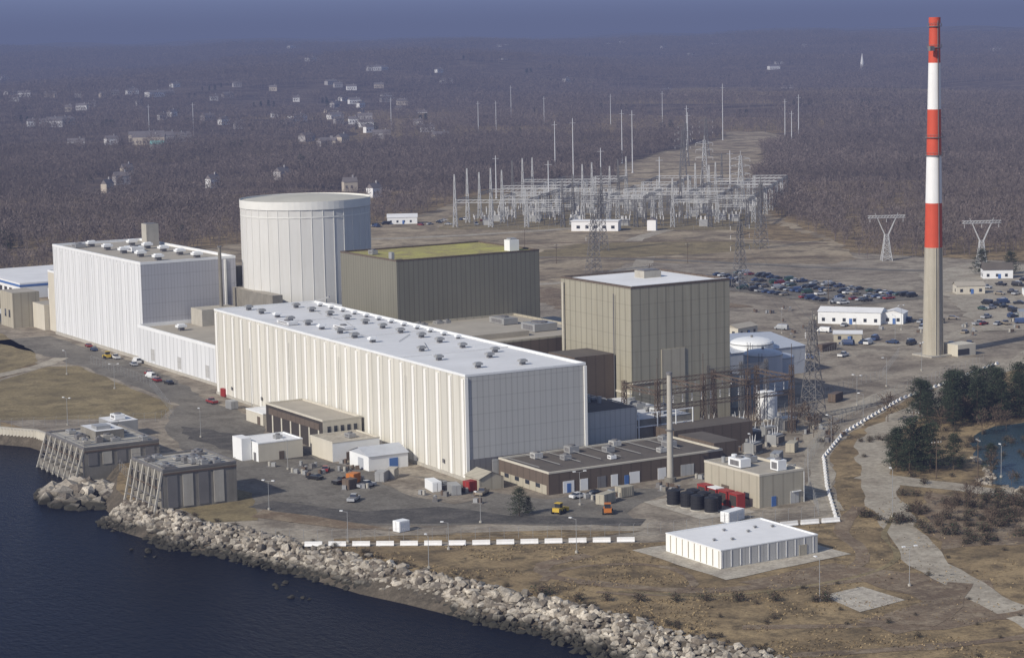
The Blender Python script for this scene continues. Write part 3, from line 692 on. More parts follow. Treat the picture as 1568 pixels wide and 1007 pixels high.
def tower(x,y,h,wb,arms,m='steel',t=.2,a=0,aw=7,name='transmission_tower'):
    w_=MB(x,y,a); lattice(w_,0,0,h,wb,1.4,9,m,t)
    for z in arms:
        for s in (-1,1):
            w_.beam((0,-.6,z),(s*aw,0,z+.6),t*.8,m);w_.beam((0,.6,z),(s*aw,0,z+.6),t*.8,m);w_.beam((0,0,z+2),(s*aw,0,z+.6),t*.7,m)
            insul(w_,s*aw,0,z+.4,1.8)
            w_.beam((s*aw*.5,-.3,z+.3),(s*aw*.5,0,z+1.3),t*.5,m)
    w_.beam((0,0,h),(0,0,h+3),t,m); return w_.obj(name)
tower(127,22,28,6,(19,25),'steel',.19,a=.4,aw=4)
tower(300,290,30,6,(19,24,28),'steel_far',.2,aw=5); tower(420,434,34,6,(24,30),'steel_far',.24,aw=5); tower(290,391,27,6,(17,22),'steel_far',.2,aw=4); tower(352,480,32,6,(19,24,28),'steel_far',.22,aw=5)
for x,y,h in ((560,640,34),(640,790,36),(720,930,36),(800,1040,36),(900,1150,34)): tower(x,y,h,6,(h*.65,h*.8,h*.93),'steel_light' if y<800 else 'steel_far',.3,a=-.5,aw=6)
def vtower(x,y,h,a,m='steel_far',t=.25,W=9):
    w_=MB(x,y,a); lattice(w_,0,0,h*.55,5,1.8,6,m,t)
    zt=h*.55
    for s in (-1,1):
        for d in (-1,1): w_.beam((s*.9,d*.8,zt),(s*W*.5,d*.5,h*.9),t,m)
        for k in range(5):
            f=k/5;g_=(k+1)/5; w_.beam((s*(.9+(W*.5-.9)*f),-.7,zt+(h*.9-zt)*f),(s*(.9+(W*.5-.9)*g_),.7,zt+(h*.9-zt)*g_),t*.6,m)
        w_.beam((s*W*.5,0,h*.9),(s*W*.62,0,h),t*.8,m)
    truss(w_,(-W,0,h*.9),(W,0,h*.9),1.1,12,m,t*.8)
    for i in (-W+1,0,W-1): insul(w_,i,0,h*.9,2)
    w_.obj('transmission_tower')
vtower(428,345,23,-.5,'steel_light');vtower(440,292,23,-.5,'steel_light')
random.seed(5)
e1=(.72,-.69);ang=math.atan2(e1[1],e1[0])
w_=MB(360,655,ang);q=MB(360,655,ang)
for r in range(8):
    yy_=6+r*30
    for c in range(9):
        x=2+c*21.5; hh=16 if (r*3+c*5)%3 else U(26,34)
        m=random.choice(['steel_far','steel_light','steel_light'])
        lattice(w_,x,yy_,hh,2.4,1.3 if hh<20 else .5,6,m,.28)
        if c<8 and random.random()<.85: truss(w_,(x,yy_,14.5),(x+21.5,yy_,14.5),1.5,7,m,.25)
        if c<8 and random.random()<.3: truss(w_,(x,yy_,9.5),(x+21.5,yy_,9.5),1.2,7,m,.2)
    m='steel_far'
    if r<7:
        for c in range(9):
            if random.random()<.6: truss(w_,(2+c*21.5,yy_,14.5),(2+c*21.5,yy_+30,14.5),1.3,8,m,.2)
    for k in range(44):
        x=U(4,172);y=yy_+U(3,27); q.beam((x,y,0),(x,y,U(3,5)),.28,m); q.cyl(x,y,4,U(6,8),.34,.28,6,'insulator')
    for k in range(6):
        x=U(10,160);y=yy_+U(5,22); q.box(x,y,0,x+5,y+3,4,'galv'); q.box(x+.5,y+.5,4,x+1.5,y+1.5,6,'insulator'); q.box(x+3,y+.5,4,x+4,y+1.5,6,'insulator')
    for k in range(3): q.beam((4,yy_+8+k*7,7),(172,yy_+8+k*7,7),.16,m)
E('electrical_switchyard',lattice_frames=w_,busbars_and_breakers=q)
w_=MB(402,588,ang);t_=MB(402,588,ang); w_.box(0,0,0,27,9,5.5,'house_white_far','house_white_far'); t_.box(-.4,-.4,5.5,27.4,9.4,6,'white_roof')
for i in range(5): t_.box(3+i*5,-.1,1.5,5+i*5,0,3.2,'window')
E('switchyard_control_house',walls=w_,roof=t_)
w_=MB(435,560,ang); w_.box(0,0,0,5,5,6,'house_white_far'); w_.gable(0,0,5,5,6,7.5,'roof_far'); w_.obj('switchyard_shed')
def mast(x,y,h,r=.42):
    z=hgt(x,y) if x*FX+y*FY>900 else 0
    w_=MB(); w_.cyl(x,y,z-2,z+h*.5,r,r*.8,8,'pole_far'); w_.cyl(x,y,z+h*.5,z+h,r*.8,r*.5,8,'pole_far'); w_.cyl(x,y,z-2,z+1,r*1.8,n=8,m='pole_far'); w_.beam((x-2,y+1,z+h*.93),(x+2,y-1,z+h*.93),.2,'pole_far'); w_.obj('lightning_mast')
for x,y,h in ((677,1048,42),(604,905,50),(720,1000,50),(1243,1829,42),(1280,1770,44),(948,1248,42),(1082,1374,58),(1081,1269,44),(1130,1310,46),(789,1119,46),(1190,1900,40),(980,1700,40),(1050,1780,38),(1020,1180,36),(1000,1950,40),(1320,2200,45),(760,2000,38),(700,1990,38),(500,840,30),(640,760,30),(540,700,32),(450,690,34),(560,800,34),(880,1150,40)): mast(x,y,h,.5)
def wire(A,B,sag,n=8,w=.04):
    w_=MB(); A=Vector(A);B=Vector(B);pr=A
    for i in range(1,n+1):
        t=i/n;p=A.lerp(B,t);p.z-=sag*4*t*(1-t); w_.beam(pr,p,w,'black',3); pr=p
    w_.obj('power_line')
for dx in (-4,0,4):
    wire((127+dx,22,25),(300+dx,290,28),5); wire((300+dx,290,28),(460+dx,560,15),5); wire((107,6+dx*.5,19),(127+dx,22,20),1)
    wire((560+dx,640,31),(640+dx,790,33),4,w=.06); wire((640+dx,790,33),(720+dx,930,33),4,w=.06)

# ------------------------------------------------------------ barriers / fences / lamps
def walkline(P,step):
    out=[];P=[Vector(p) for p in P];carry=0
    for a,b in zip(P,P[1:]):
        L=(b-a).length;s=carry
        while s<L: out.append((a.lerp(b,s/L),math.atan2((b-a).y,(b-a).x)));s+=step
        carry=s-L
    return out
def barrier_run(P,step=5.1,ln=4.3,name='concrete_barrier',h=1.15):
    w_=MB()
    for p,a in walkline(P,step):
        w_.at(p.x,p.y,a+U(-.015,.015)); l=ln/2
        prof=[(-.42,.12),(-.42,.3),(-.18,.55),(-.13,h),(.13,h),(.18,.55),(.42,.3),(.42,.12)]
        i=w_.pts([(-l,y,z) for y,z in prof]+[(l,y,z) for y,z in prof])
        for k in range(8):
            w_.f.append((i+k,i+8+k,i+8+(k+1)%8,i+(k+1)%8)); w_.m.append('stack_white')
        w_.f.append(tuple(i+k for k in range(8))); w_.m.append('stack_white'); w_.f.append(tuple(i+8+k for k in range(8))[::-1]); w_.m.append('stack_white')
        for s in (-l+.4,l-.9): w_.box(s,-.4,0,s+.5,.4,.12,'concrete_dark')
    w_.obj(name)
barrier_run([(-63,-42),(-36,-60),(-12,-74),(-4,-79)],step=5.3,ln=3.9); barrier_run([(29,-86),(35,-87),(46,-90)])
barrier_run([(46,-89),(68,-58),(91,-28),(116,-5),(139,11),(167,30),(194,43),(240,66)],step=3.8,ln=1.9,h=.9)
def fence(P,h=2.6,step=3.2):
    w_=MB();pr=None
    for p,a in walkline(P,step):
        w_.beam((p.x,p.y,0),(p.x,p.y,h),.06,'galv'); w_.beam((p.x,p.y,h),(p.x+.25,p.y-.25,h+.35),.04,'galv')
        if pr is not None:
            for z in (.1,.7,1.3,1.9,h-.05,h+.2): w_.beam((pr.x,pr.y,z),(p.x,p.y,z),.02,'galv',3)
        pr=p
    w_.obj('chain_link_fence')
fence([(-70,-30),(-60,-38),(-34,-55),(-10,-69),(3,-76),(34,-81),(45,-84),(64,-56),(88,-25),(113,-1),(137,16),(165,35),(192,48),(240,72)])
fence([(-72,150),(-30,132),(-22,140),(-6,200),(-4,262)]); fence([(-74,30),(-66,70)]); fence([(140,100),(200,110),(240,140),(290,200)]); fence([(48,-44),(75,-40),(110,-5),(130,12)])
fence([(120,30),(155,50),(190,66),(226,100)])
fence([(350,651),(485,519),(640,731)],h=3,step=6)
def lamp(x,y,h,a=0,two=False):
    w_=MB(x,y,a); w_.cyl(0,0,0,.5,.35,n=8,m='concrete'); w_.beam((0,0,.5),(0,0,h),.12,'galv',6,.08)
    for s in ((-1,1) if two else (1,)):
        w_.beam((0,0,h-.1),(s*1.3,0,h+.15),.06,'galv'); w_.box(min(s*1.0,s*1.7),-.22,h+.1,max(s*1.0,s*1.7),.22,h+.28,'white'); 
    w_.obj('street_lamp')
for x,y,h,t in ((-2,-143,8.5,0),(20,-144,8,1),(-19,-81,7.5,0),(59,-93,11,0),(-54,143,8,1),(-52,-75,7,0),(-21,-43,7,0),(-55,-1,7,1),(-55,-43,7,0),(-40,-62,6,0),(-30,100,8,0),(-18,200,8,1),(-20,240,8,0),(-30,42,8,0),(8,-40,8,1),(66,-30,9,0),(100,-20,9,0),(130,3,9,0),(150,30,9,1),(180,52,9,0),(210,70,9,1),(250,130,9,0),(270,150,9,1),(230,170,9,0),(300,100,9,1),(350,160,9,0),(110,-74,8,0)): lamp(x,y,h,U(-.6,3),t)
def upole(x,y,h,a):
    w_=MB(x,y,a); w_.beam((0,0,0),(0,0,h),.2,'trunk',6,.13); w_.beam((-1.4,0,h-1),(1.4,0,h-1),.1,'trunk'); w_.beam((-1,0,h-2.2),(1,0,h-2.2),.1,'trunk')
    for s in (-1.3,-.5,.5,1.3): w_.cyl(s,0,h-.9,h-.6,.08,n=6,m='insulator')
    w_.obj('utility_pole')
for x,y in ((96,-66),(106,-70),(170,10),(120,-30),(210,20),(260,50),(330,90),(300,230),(260,260),(230,300),(240,420),(330,520),(280,330),(350,400),(300,440),(200,250)): upole(x,y,10,U(0,3))

# ------------------------------------------------------------ vehicles
def carmesh(kind,paint):
    w_=MB()
    def ext(prof,y,m):
        n=len(prof); i=w_.pts([(p[0],-y,p[1]) for p in prof]+[(p[0],y,p[1]) for p in prof])
        for k in range(n): w_.f.append((i+k,i+(k+1)%n,i+n+(k+1)%n,i+n+k)); w_.m.append(m)
        w_.f.append(tuple(i+k for k in range(n))[::-1]); w_.m.append(m); w_.f.append(tuple(i+n+k for k in range(n))); w_.m.append(m)
    if kind=='sedan':
        ext([(-2.25,.35),(2.25,.35),(2.3,.65),(2.1,.82),(1.0,.95),(-1.6,.98),(-2.25,.9)],.88,paint); cab=[(-1.7,.97),(1.05,.95),(.35,1.42),(-1.0,1.42)]
    elif kind=='pickup':
        ext([(-2.6,.45),(2.6,.45),(2.65,.9),(2.4,1.05),(1.2,1.1),(-2.6,1.1)],.95,paint); cab=[(-.5,1.1),(1.3,1.1),(.8,1.75),(-.4,1.75)]; w_.box(-2.5,-.75,1.11,-.6,.75,1.13,'dark_grey')
    else:
        ext([(-2.6,.4),(2.6,.4),(2.65,.95),(2.2,1.15),(1.9,1.2),(-2.6,1.2)],.95,paint); cab=[(-2.58,1.2),(2.0,1.2),(1.4,2.0),(-2.5,2.0)]
    a,b_,c_,d_=cab
    y0,y1=.82,.66
    i=w_.pts([(a[0],-y0,a[1]),(b_[0],-y0,b_[1]),(b_[0],y0,b_[1]),(a[0],y0,a[1]),(d_[0],-y1,d_[1]),(c_[0],-y1,c_[1]),(c_[0],y1,c_[1]),(d_[0],y1,d_[1])])
    gm='glass' if kind!='van' else paint
    for q_,m_ in (((0,1,5,4),gm),((1,2,6,5),'glass'),((2,3,7,6),gm),((3,0,4,7),gm if kind!='van' else 'glass')): w_.f.append(tuple(i+k for k in q_)); w_.m.append(m_)
    w_.box(d_[0],-y1-.02,d_[1]-.01,c_[0],y1+.02,d_[1]+.05,paint)
    L=1.4 if kind=='sedan' else 1.65
    for x in (-L,L):
        for s in (-1,1):
            yc=s*.82
            P=[(x+.34*math.cos(t*math.pi/6),yc,.34+.34*math.sin(t*math.pi/6)) for t in range(12)]
            P2=[(p[0],yc+s*.14,p[2]) for p in P]; i=w_.pts(P+P2)
            for k in range(12): w_.f.append((i+k,i+(k+1)%12,i+12+(k+1)%12,i+12+k)); w_.m.append('tyre')
            w_.f.append(tuple(i+12+k for k in range(12))); w_.m.append('tyre')
    w_.box(2.28,-.7,.55,2.34,-.4,.7,'white');w_.box(2.28,.4,.55,2.34,.7,.7,'white')
    return w_.mesh(kind)
paints=['paint_white','paint_silver','paint_black','paint_navy','paint_red','paint_green','paint_tan','paint_blue','paint_silver','paint_black']
CM={}
def car(x,y,a,kind=None,paint=None,z=.2):
    kind=kind or random.choice(['sedan','sedan','sedan','pickup','van']); paint=paint or random.choice(paints)
    if (kind,paint) not in CM: CM[(kind,paint)]=carmesh(kind,paint)
    o=bpy.data.objects.new({'sedan':'parked_car','pickup':'pickup_truck','van':'parked_van'}[kind],CM[(kind,paint)])
    o.location=(x,y,z); o.rotation_euler[2]=a; COL.objects.link(o)
for r in range(4):
    for k in range(29):
        if random.random()<.2: continue
        car(303+r*12+U(-.3,.3),224+k*4.3+U(-.3,.3),random.choice([0,math.pi])+U(-.04,.04))
for _ in range(55):
    t=random.random(); car(300+t*150+U(-14,14),132+t*130+U(-14,14),U(0,6.28))
for _ in range(22): car(U(195,300),U(105,180),random.choice([.4,2,.5])+U(-.1,.1),z=.05)
for _ in range(16): car(U(330,400),U(660,705),U(0,6),z=.1)
for _ in range(10): car(U(14,40),U(395,440),random.choice([0,1.5])+U(-.1,.1),z=.05)
for x,y,a,k,p in ((10,301,1.5,'sedan','paint_red'),(8,290,1.5,'sedan','paint_navy'),(7,265,1.5,'pickup','paint_white'),(2,220,1.6,'pickup','paint_red'),(0,214,1.6,'van','paint_white'),(-1,206,1.6,'sedan','paint_red'),(0,198,1.6,'sedan','paint_black'),(-4,153,1.6,'pickup','paint_red'),(-27,17,.4,'pickup','paint_black'),(-24,9,.2,'pickup','paint_silver'),(-23,34,1,'sedan','paint_red'),(-21,22,1.2,'sedan','paint_navy'),(-5,-16,.7,'pickup','paint_tan'),(-30,26,2,'sedan','paint_black'),(12,-33,.1,'sedan','paint_white'),(17,-33,.1,'sedan','paint_black'),(23,-34,0,'pickup','paint_silver'),(-34,-4,.8,'pickup','paint_silver'),(236,128,.5,'van','paint_white'),(210,110,.4,'pickup','paint_white'),(6,245,1.5,'sedan','paint_silver'),(9,250,1.5,'van','paint_white')):
    car(x,y,a,k,p,.06)
def container(x,y,a,l,m,h=2.6,name='storage_container'):
    w_=MB(x,y,a); w_.box(-l/2,-1.2,.15,l/2,1.2,h,m)
    n=int(l/.6)
    for i in range(n): w_.box(-l/2+.15+i*.6,-1.26,.3,-l/2+.4+i*.6,-1.2,h-.15,m); w_.box(-l/2+.15+i*.6,1.2,.3,-l/2+.4+i*.6,1.26,h-.15,m)
    for s in (-1,1): w_.box(s*(l/2-.4)-.3,-1,0,s*(l/2-.4)+.3,1,.15,'black')
    w_.box(-l/2-.05,-1.1,.3,-l/2,-.05,h-.2,m); w_.box(-l/2-.05,.05,.3,-l/2,1.1,h-.2,m); w_.box(-l/2-.08,-.04,.3,-l/2-.05,.04,h-.2,'steel'); w_.obj(name)
for x,y,a,l,m in ((-12,-4,1.4,6,'white'),(-10,-11,1.3,5,'galv'),(-5,-10,.2,2.6,'red'),(-40,-40,.2,3,'white'),(27,-75,.3,6,'white'),(-24,16,.5,3,'orange'),(-17,14,.8,4,'galv'),(-13,16,.8,4,'concrete'),(-28,10,.3,3,'rust_steel'),(5,163,1.6,3,'red'),(-3,140,1.6,4,'galv'),(14,-42,.4,5,'tan'),(285,172,1,8,'galv'),(330,150,.9,9,'galv'),(380,200,.9,9,'white'),(150,40,.5,6,'rust_steel'),(70,-32,.5,6,'galv'),(78,-25,.7,5,'galv'),(60,-36,.2,6,'beige'),(90,-16,.7,5,'tan'),(22,-38,.1,4,'tan'),(178,110,.9,8,'blue'),(200,140,.9,8,'white'),(215,125,.2,8,'rust_steel'),(190,180,.8,8,'galv'),(360,150,.4,8,'tan')):
    container(x,y,a,l,m)
def loader(x,y,a,m):
    w_=MB(x,y,a); w_.box(-1.6,-.9,.6,1.0,.9,1.5,m); w_.box(-.8,-.7,1.5,.5,.7,2.5,'glass'); w_.box(-.9,-.8,2.5,.6,.8,2.62,m); w_.beam((1,0,1.4),(2.6,0,.9),.25,m); w_.box(2.4,-1,.3,3.1,1,1.1,m)
    for sx_ in (-1.1,.8):
        for s in (-1,1):
            P=[(sx_+.55*math.cos(t*math.pi/6),s*.9,.55+.55*math.sin(t*math.pi/6)) for t in range(12)];P2=[(p[0],s*1.25,p[2]) for p in P];i=w_.pts(P+P2)
            for k in range(12): w_.f.append((i+k,i+(k+1)%12,i+12+(k+1)%12,i+12+k)); w_.m.append('tyre')
            w_.f.append(tuple(i+12+k for k in range(12))); w_.m.append('tyre')
    w_.obj('wheel_loader')
loader(-1,-45,.5,'yellow');loader(5,268,1.5,'yellow');loader(8,-52,1,'orange')
def skid(x,y,a):
    w_=MB(x,y,a); w_.box(-1.3,-.7,0,1.3,.7,.25,'steel'); w_.box(-1.1,-.5,.25,0,.5,1.2,random.choice(['galv','rust_steel','concrete_dark','steel'])); w_.cyl(.6,0,.25,1.4,.4,n=10,m=random.choice(['galv','concrete','rust_steel'])); w_.beam((0,0,.9),(.6,0,1.3),.1,'steel'); w_.obj('equipment_skid')
for _ in range(18): skid(U(-33,-14),U(5,50),U(0,6))
for _ in range(24): skid(U(48,75),U(-40,-27),U(0,6))
for _ in range(34): skid(U(76,125),U(-14,30) if random.random()<.5 else U(0,30),U(0,6))
for _ in range(10): skid(U(10,45),U(-42,-33),U(0,6))
for _ in range(8): skid(U(-20,-6),U(-28,0),U(0,6))
for _ in range(40): skid(U(180,330),U(110,230),U(0,6))
def shed(x,y,a,lx,ly,h,wall,roof,g=2,name='site_building'):
    w_=MB(x,y,a);t_=MB(x,y,a); w_.box(0,0,0,lx,ly,h,wall); t_.gable(0,0,lx,ly,h,h+g,roof,'x' if lx>ly else 'y')
    for i in range(int(lx/4)): t_.box(1.5+i*4,-.08,1,2.7+i*4,0,2.3,'window')
    for i in range(int(ly/4)): t_.box(-.08,1.5+i*4,1,0,2.7+i*4,2.3,'window')
    t_.box(lx*.5,-.12,0,lx*.5+1.2,0,2.2,'blue'); E(name,walls=w_,roof_and_openings=t_)
shed(258,184,-.9,24,11,4.6,'white','white_roof',1.4,'white_metal_building'); shed(276,168,-.9,8,9,4.0,'white','white_roof',1.3,'white_metal_building')
shed(408,256,-.6,13,8,4,'white','brown_roof',3,'white_house'); shed(258,58,-.2,26,14,4.5,'brown','brown_roof',2,'brown_house')
shed(210,170,.3,12,7,3.5,'beige','tan_roof',1.2); shed(320,60,-.4,14,9,4,'tan','brown_roof',2); shed(230,140,-.7,10,6,3,'tan','grey_roof',1); shed(170,140,.2,16,9,5,'grey_siding','white_roof',1.5); shed(200,200,.1,14,8,4,'tan','grey_roof',1.4)
shed(360,220,-.5,12,7,3.5,'beige','tan_roof',1.5); shed(345,705,-.5,18,9,4,'white','grey_roof',2)
shed(20,405,.1,14,9,4,'beige','tan_roof',1.5); shed(0,395,.1,10,7,3.5,'grey_siding','grey_roof',1.5)

# ------------------------------------------------------------ vegetation
def pine_mesh(seed,h=12.,far=False):
    random.seed(seed); w_=MB(); nm='needle_far' if far else 'needle'
    w_.beam((0,0,-.3),(U(-.2,.2),U(-.2,.2),h*.9),.28,'trunk',6,.06)
    R=h*.36
    nb=34
    for i in range(nb):
        z=h*(.10+.86*i/nb); a=i*2.4+U(-.3,.3); r=R*(1-((z/h)-.1)**1.5)*U(.55,1.1)
        tip=Vector((r*math.cos(a),r*math.sin(a),z+U(-.1,.5))); w_.beam((0,0,z-.3),tip,.07,'trunk',3,.03)
        for c in range(5):
            b=Vector((0,0,z)).lerp(tip,U(.35,1.05)); cs=h*.065*U(.7,1.3)
            for k in range(26 if not far else 12):
                d=Vector((random.gauss(0,1),random.gauss(0,1),random.gauss(0,.55)))*cs*.75
                p=b+d; s=U(.16,.36)*h/12*(1.5 if far else 1); u=Vector((U(-1,1),U(-1,1),U(-.3,.8))).normalized()*s; v=Vector((U(-1,1),U(-1,1),U(-.5,.5))).normalized()*s*.6
                w_.poly([tuple(p-u),tuple(p+v),tuple(p+u)],nm)
    return w_.mesh('pine_tree')
PM=[pine_mesh(s) for s in range(4)]
random.seed(31)
def pine(x,y,s): 
    o=bpy.data.objects.new('pine_tree',random.choice(PM)); o.location=(x,y,0); o.rotation_euler[2]=U(0,6); o.scale=(s*U(1.0,1.35),s*U(1.0,1.35),s); COL.objects.link(o)
for x,y,s in ((-10,-42,.58),(-7,-41,.35),(99,-53,1.15),(102,-57,1.05),(97,-50,.9),(107,-60,.8),(104,-52,.9),(150,2,1.0),(157,-4,1.15),(164,-2,1.05),(161,-9,.9),(170,-8,1.2),(176,-2,1.1),(168,6,1.0),(182,-10,1.1),(188,2,1.1),(178,10,1.0),(195,-4,1.1),(200,8,1.0),(190,16,.9),(210,0,1.1),(208,18,1.0),(155,5,.8),(220,10,1),(108,-44,.55),(114,-66,.6),(420,270,1),(430,262,.9),(236,40,.6),(152,-9,1),(148,-14,.9),(158,-13,1.1),(166,-14,1.0),(173,-14,1.1),(145,-7,.8),(180,-16,1.1),(186,-6,1.1),(194,-12,1.1),(163,3,1.1),(172,0,1.1),(158,9,.8),(200,-2,1.1),(100,-46,.8),(96,-56,.7)): pine(x,y,s)
def baretree(seed,near=False,tw=150):
    random.seed(seed); w_=MB(); bm_,tm=('trunk','shrub_twig') if near else ('bark_far','twig_far')
    w_.beam((0,0,-.05),(0,0,.45),.022,bm_,4,.014)
    for i in range(9):
        z=.22+.07*i;a=i*2.4;r=U(.2,.42)*(1-.05*i)
        q_=Vector((r*math.cos(a),r*math.sin(a),min(1,z+U(.2,.35)))); w_.beam((0,0,z*.9),q_,.010,bm_,3,.004)
        for k in range(tw//9):
            p=Vector((0,0,z)).lerp(q_,U(.4,1.1))+Vector((U(-.1,.1),U(-.1,.1),U(-.08,.1)))
            d=Vector((p.x+U(-.12,.12),p.y+U(-.12,.12),U(.08,.3))).normalized()*U(.07,.16); s=Vector((U(-1,1),U(-1,1),U(-.2,.2))).normalized()*.015
            w_.poly([tuple(p-s),tuple(p+s),tuple(p+d)],tm)
    return w_
def grove(seed,n=7,tw=45,W=1.5):
    random.seed(seed*7+1); G=MB()
    for k in range(n):
        t=baretree(seed*10+k,tw=tw); random.seed(seed*99+k); ox,oy,s=U(-W,W),U(-W,W),U(.75,1.1); i=len(G.v)
        G.v+=[(x*s*1.25+ox,y*s*1.25+oy,z*s) for x,y,z in t.v]; G.f+=[tuple(i+q for q in f) for f in t.f]; G.m+=t.m
    return G
def scatter(name,parent,template,pts):
    V=[];F=[]
    for x,y,z,s,a in pts:
        i=len(V);h=s/2*math.sqrt(2)
        for k in range(4): V.append((x+h*math.cos(a+k*math.pi/2),y+h*math.sin(a+k*math.pi/2),z))
        F.append((i,i+1,i+2,i+3))
    me=bpy.data.meshes.new(name); me.from_pydata(V,[],F); o=bpy.data.objects.new(name,me); COL.objects.link(o); o.parent=parent
    o.instance_type='FACES'; o.use_instance_faces_scale=True; o.instance_faces_scale=1; o.show_instancer_for_render=False; o.show_instancer_for_viewport=False
    c=bpy.data.objects.new(name+'_tree',template); COL.objects.link(c); c.parent=o
forest=bpy.data.objects.new('bare_forest',None); COL.objects.link(forest)
HOUSES=[]
random.seed(77)
hl=[(686,2343,3,30),(720,2380,0,36),(589,1707,2,14),(1014,2261,1,24),(886,2208,1,14),(403,1295,0,10),(1158,3149,1,30),(640,1900,0,40),(660,1850,2,34),(620,1840,0,36)]
for _ in range(60):
    a=az0+U(-.235,-.03); r=U(2300,4200); hl.append((CAM.x+r*math.sin(a),CAM.y+r*math.cos(a),random.choice([0,1,1,2]),U(10,22)))
for _ in range(50):
    a=az0+U(-.23,.24); r=U(4200,9000); hl.append((CAM.x+r*math.sin(a),CAM.y+r*math.cos(a),1,U(14,30)))
for _ in range(6):
    a=az0+U(-.20,-.05); r=U(1500,2000); hl.append((CAM.x+r*math.sin(a),CAM.y+r*math.cos(a),random.choice([0,2,1]),U(9,14)))
for x,y,k,l in hl:
    if inside(x,y,OPEN): continue
    z=hgt(x,y)-.5;a=U(-.6,.6); w=l*.55; hh=7.5 if l<26 else 9
    w_=MB(x,y,a); wm=['house_tan_far','house_white_far','house_grey_far','house_white_far'][k]; rm='roof_green_far' if (k==2 and l==14) else 'roof_far'
    w_.box(0,0,z,l,w,z+hh,wm); w_.gable(0,0,l,w,z+hh,z+hh+3.5,rm,'x'); w_.box(l*.7,w*.4,z+hh,l*.7+1,w*.4+1,z+hh+5,'house_grey_far')
    for i in range(int(l/4)): w_.box(1+i*4,-.1,z+3,2.6+i*4,0,z+5,'roof_far')
    o=w_.obj('distant_house'); HOUSES.append((x,y,l))
hs=[(x-FX*25,y-FY*25,l*1.1+30) for x,y,l in HOUSES]
grid={}
for x,y,r in hs: grid.setdefault((int(x//200),int(y//200)),[]).append((x,y,r))
def blocked(x,y):
    for i in (-1,0,1):
        for j in (-1,0,1):
            for hx_,hy_,r in grid.get((int(x//200)+i,int(y//200)+j),()):
                if (x-hx_)**2+(y-hy_)**2<r*r: return True
    return False
T=[baretree(100+i,tw=120).mesh('bare_tree') for i in range(4)]
G=[grove(i).mesh('bare_grove') for i in range(3)]
ev=pine_mesh(9,1.0*12,True)
near=[[] for _ in T];far=[[] for _ in G];evp=[]
random.seed(123)
def polar(r0,r1,da): 
    r=math.sqrt(U(r0*r0,r1*r1)); a=az0+U(-da,da); return CAM.x+r*math.sin(a),CAM.y+r*math.cos(a),r
for _ in range(20000):
    x,y,r=polar(950,2400,.27)
    if inside(x,y,OPEN) or blocked(x,y): continue
    n_=noise.noise(Vector((x*.01,y*.01,0)))
    if n_<-.36: continue
    near[random.randrange(4)].append((x,y,hgt(x,y) if r>1250 else 0,U(8.5,13)*(1+.3*n_),U(0,6)))
for _ in range(14000):
    x,y,r=polar(2350,9500,.27)
    if blocked(x,y) or inside(x,y,OPEN): continue
    n_=noise.noise(Vector((x*.003,y*.003,0)))
    if n_<-.3: continue
    far[random.randrange(3)].append((x,y,hgt(x,y),U(11,15)*(1+.3*n_)*(1+r/9000),U(0,6)))
for _ in range(200):
    x,y,r=polar(1200,7000,.27)
    if inside(x,y,OPEN): continue
    for k in range(random.choice([1,1,3,5])): evp.append((x+U(-20,20),y+U(-20,20),hgt(x,y),U(.6,1.0),U(0,6)))
for i,t in enumerate(T): scatter('tree_belt',forest,t,near[i])
for i,t in enumerate(G): scatter('grove_belt',forest,t,far[i])
scatter('evergreen_belt',forest,ev,evp)
BT=[baretree(300+i,near=True,tw=300).mesh('bare_tree') for i in range(3)]
random.seed(9)
def bare(x,y,s,name='bare_tree'):
    o=bpy.data.objects.new(name,random.choice(BT)); o.location=(x,y,0); o.rotation_euler[2]=U(0,6); o.scale=(s*1.1,s*1.1,s); COL.objects.link(o)
for _ in range(26): bare(U(100,235),U(-30,18),U(4,8))
for x,y in ((76,-96),(80,-92),(72,-100),(86,-104),(66,-104),(70,-112),(100,-80),(104,-84),(94,-112),(112,-70),(60,-100),(66,-118),(78,-116),(58,-112),(74,-88),(88,-92)): bare(x+U(-2,2),y+U(-2,2),U(3,6))
def shrubmesh(seed):
    random.seed(seed); w_=MB()
    for k in range(14): w_.beam((0,0,0),(U(-.5,.5),U(-.5,.5),U(.6,1.3)),.03,'trunk',3,.01)
    for k in range(420):
        v=Vector((random.gauss(0,.38),random.gauss(0,.38),abs(random.gauss(.55,.3)))); d=Vector((U(-1,1),U(-1,1),U(0,1)))*.16; s=Vector((U(-1,1),U(-1,1),0))*.09
        w_.poly([tuple(v-s),tuple(v+s),tuple(v+d)],random.choice(['needle','shrub_twig','shrub_twig']))
    return w_.mesh('shrub')
SM=[shrubmesh(i) for i in range(3)]
random.seed(10)
def shrub(x,y,s):
    o=bpy.data.objects.new('shrub',random.choice(SM)); o.location=(x,y,0); o.rotation_euler[2]=U(0,6); o.scale=(s*U(.9,1.4),s*U(.9,1.4),s); COL.objects.link(o)
for x,y in ((-36,-119),(-31,-123),(-25,-127),(-20,-130),(-15,-134),(-9,-138),(-3,-143),(-1,-144),(-40,-115),(-44,-108)): shrub(x,y,U(1.2,2.0))
for _ in range(70):
    y=U(-170,20); shrub(float(np.interp(y,Hy,Hx))+U(1,5),y,U(.4,.9))
for _ in range(46): shrub(U(-30,60),U(-200,-125),U(.3,.9))
for _ in range(110): shrub(U(52,100),U(-126,-88),U(.8,2.0))
for _ in range(50): shrub(U(98,150),U(-60,-10),U(.6,1.5))
for _ in range(30): shrub(U(62,130),U(-115,-60),U(.6,1.6))
w_=MB(); random.seed(4)
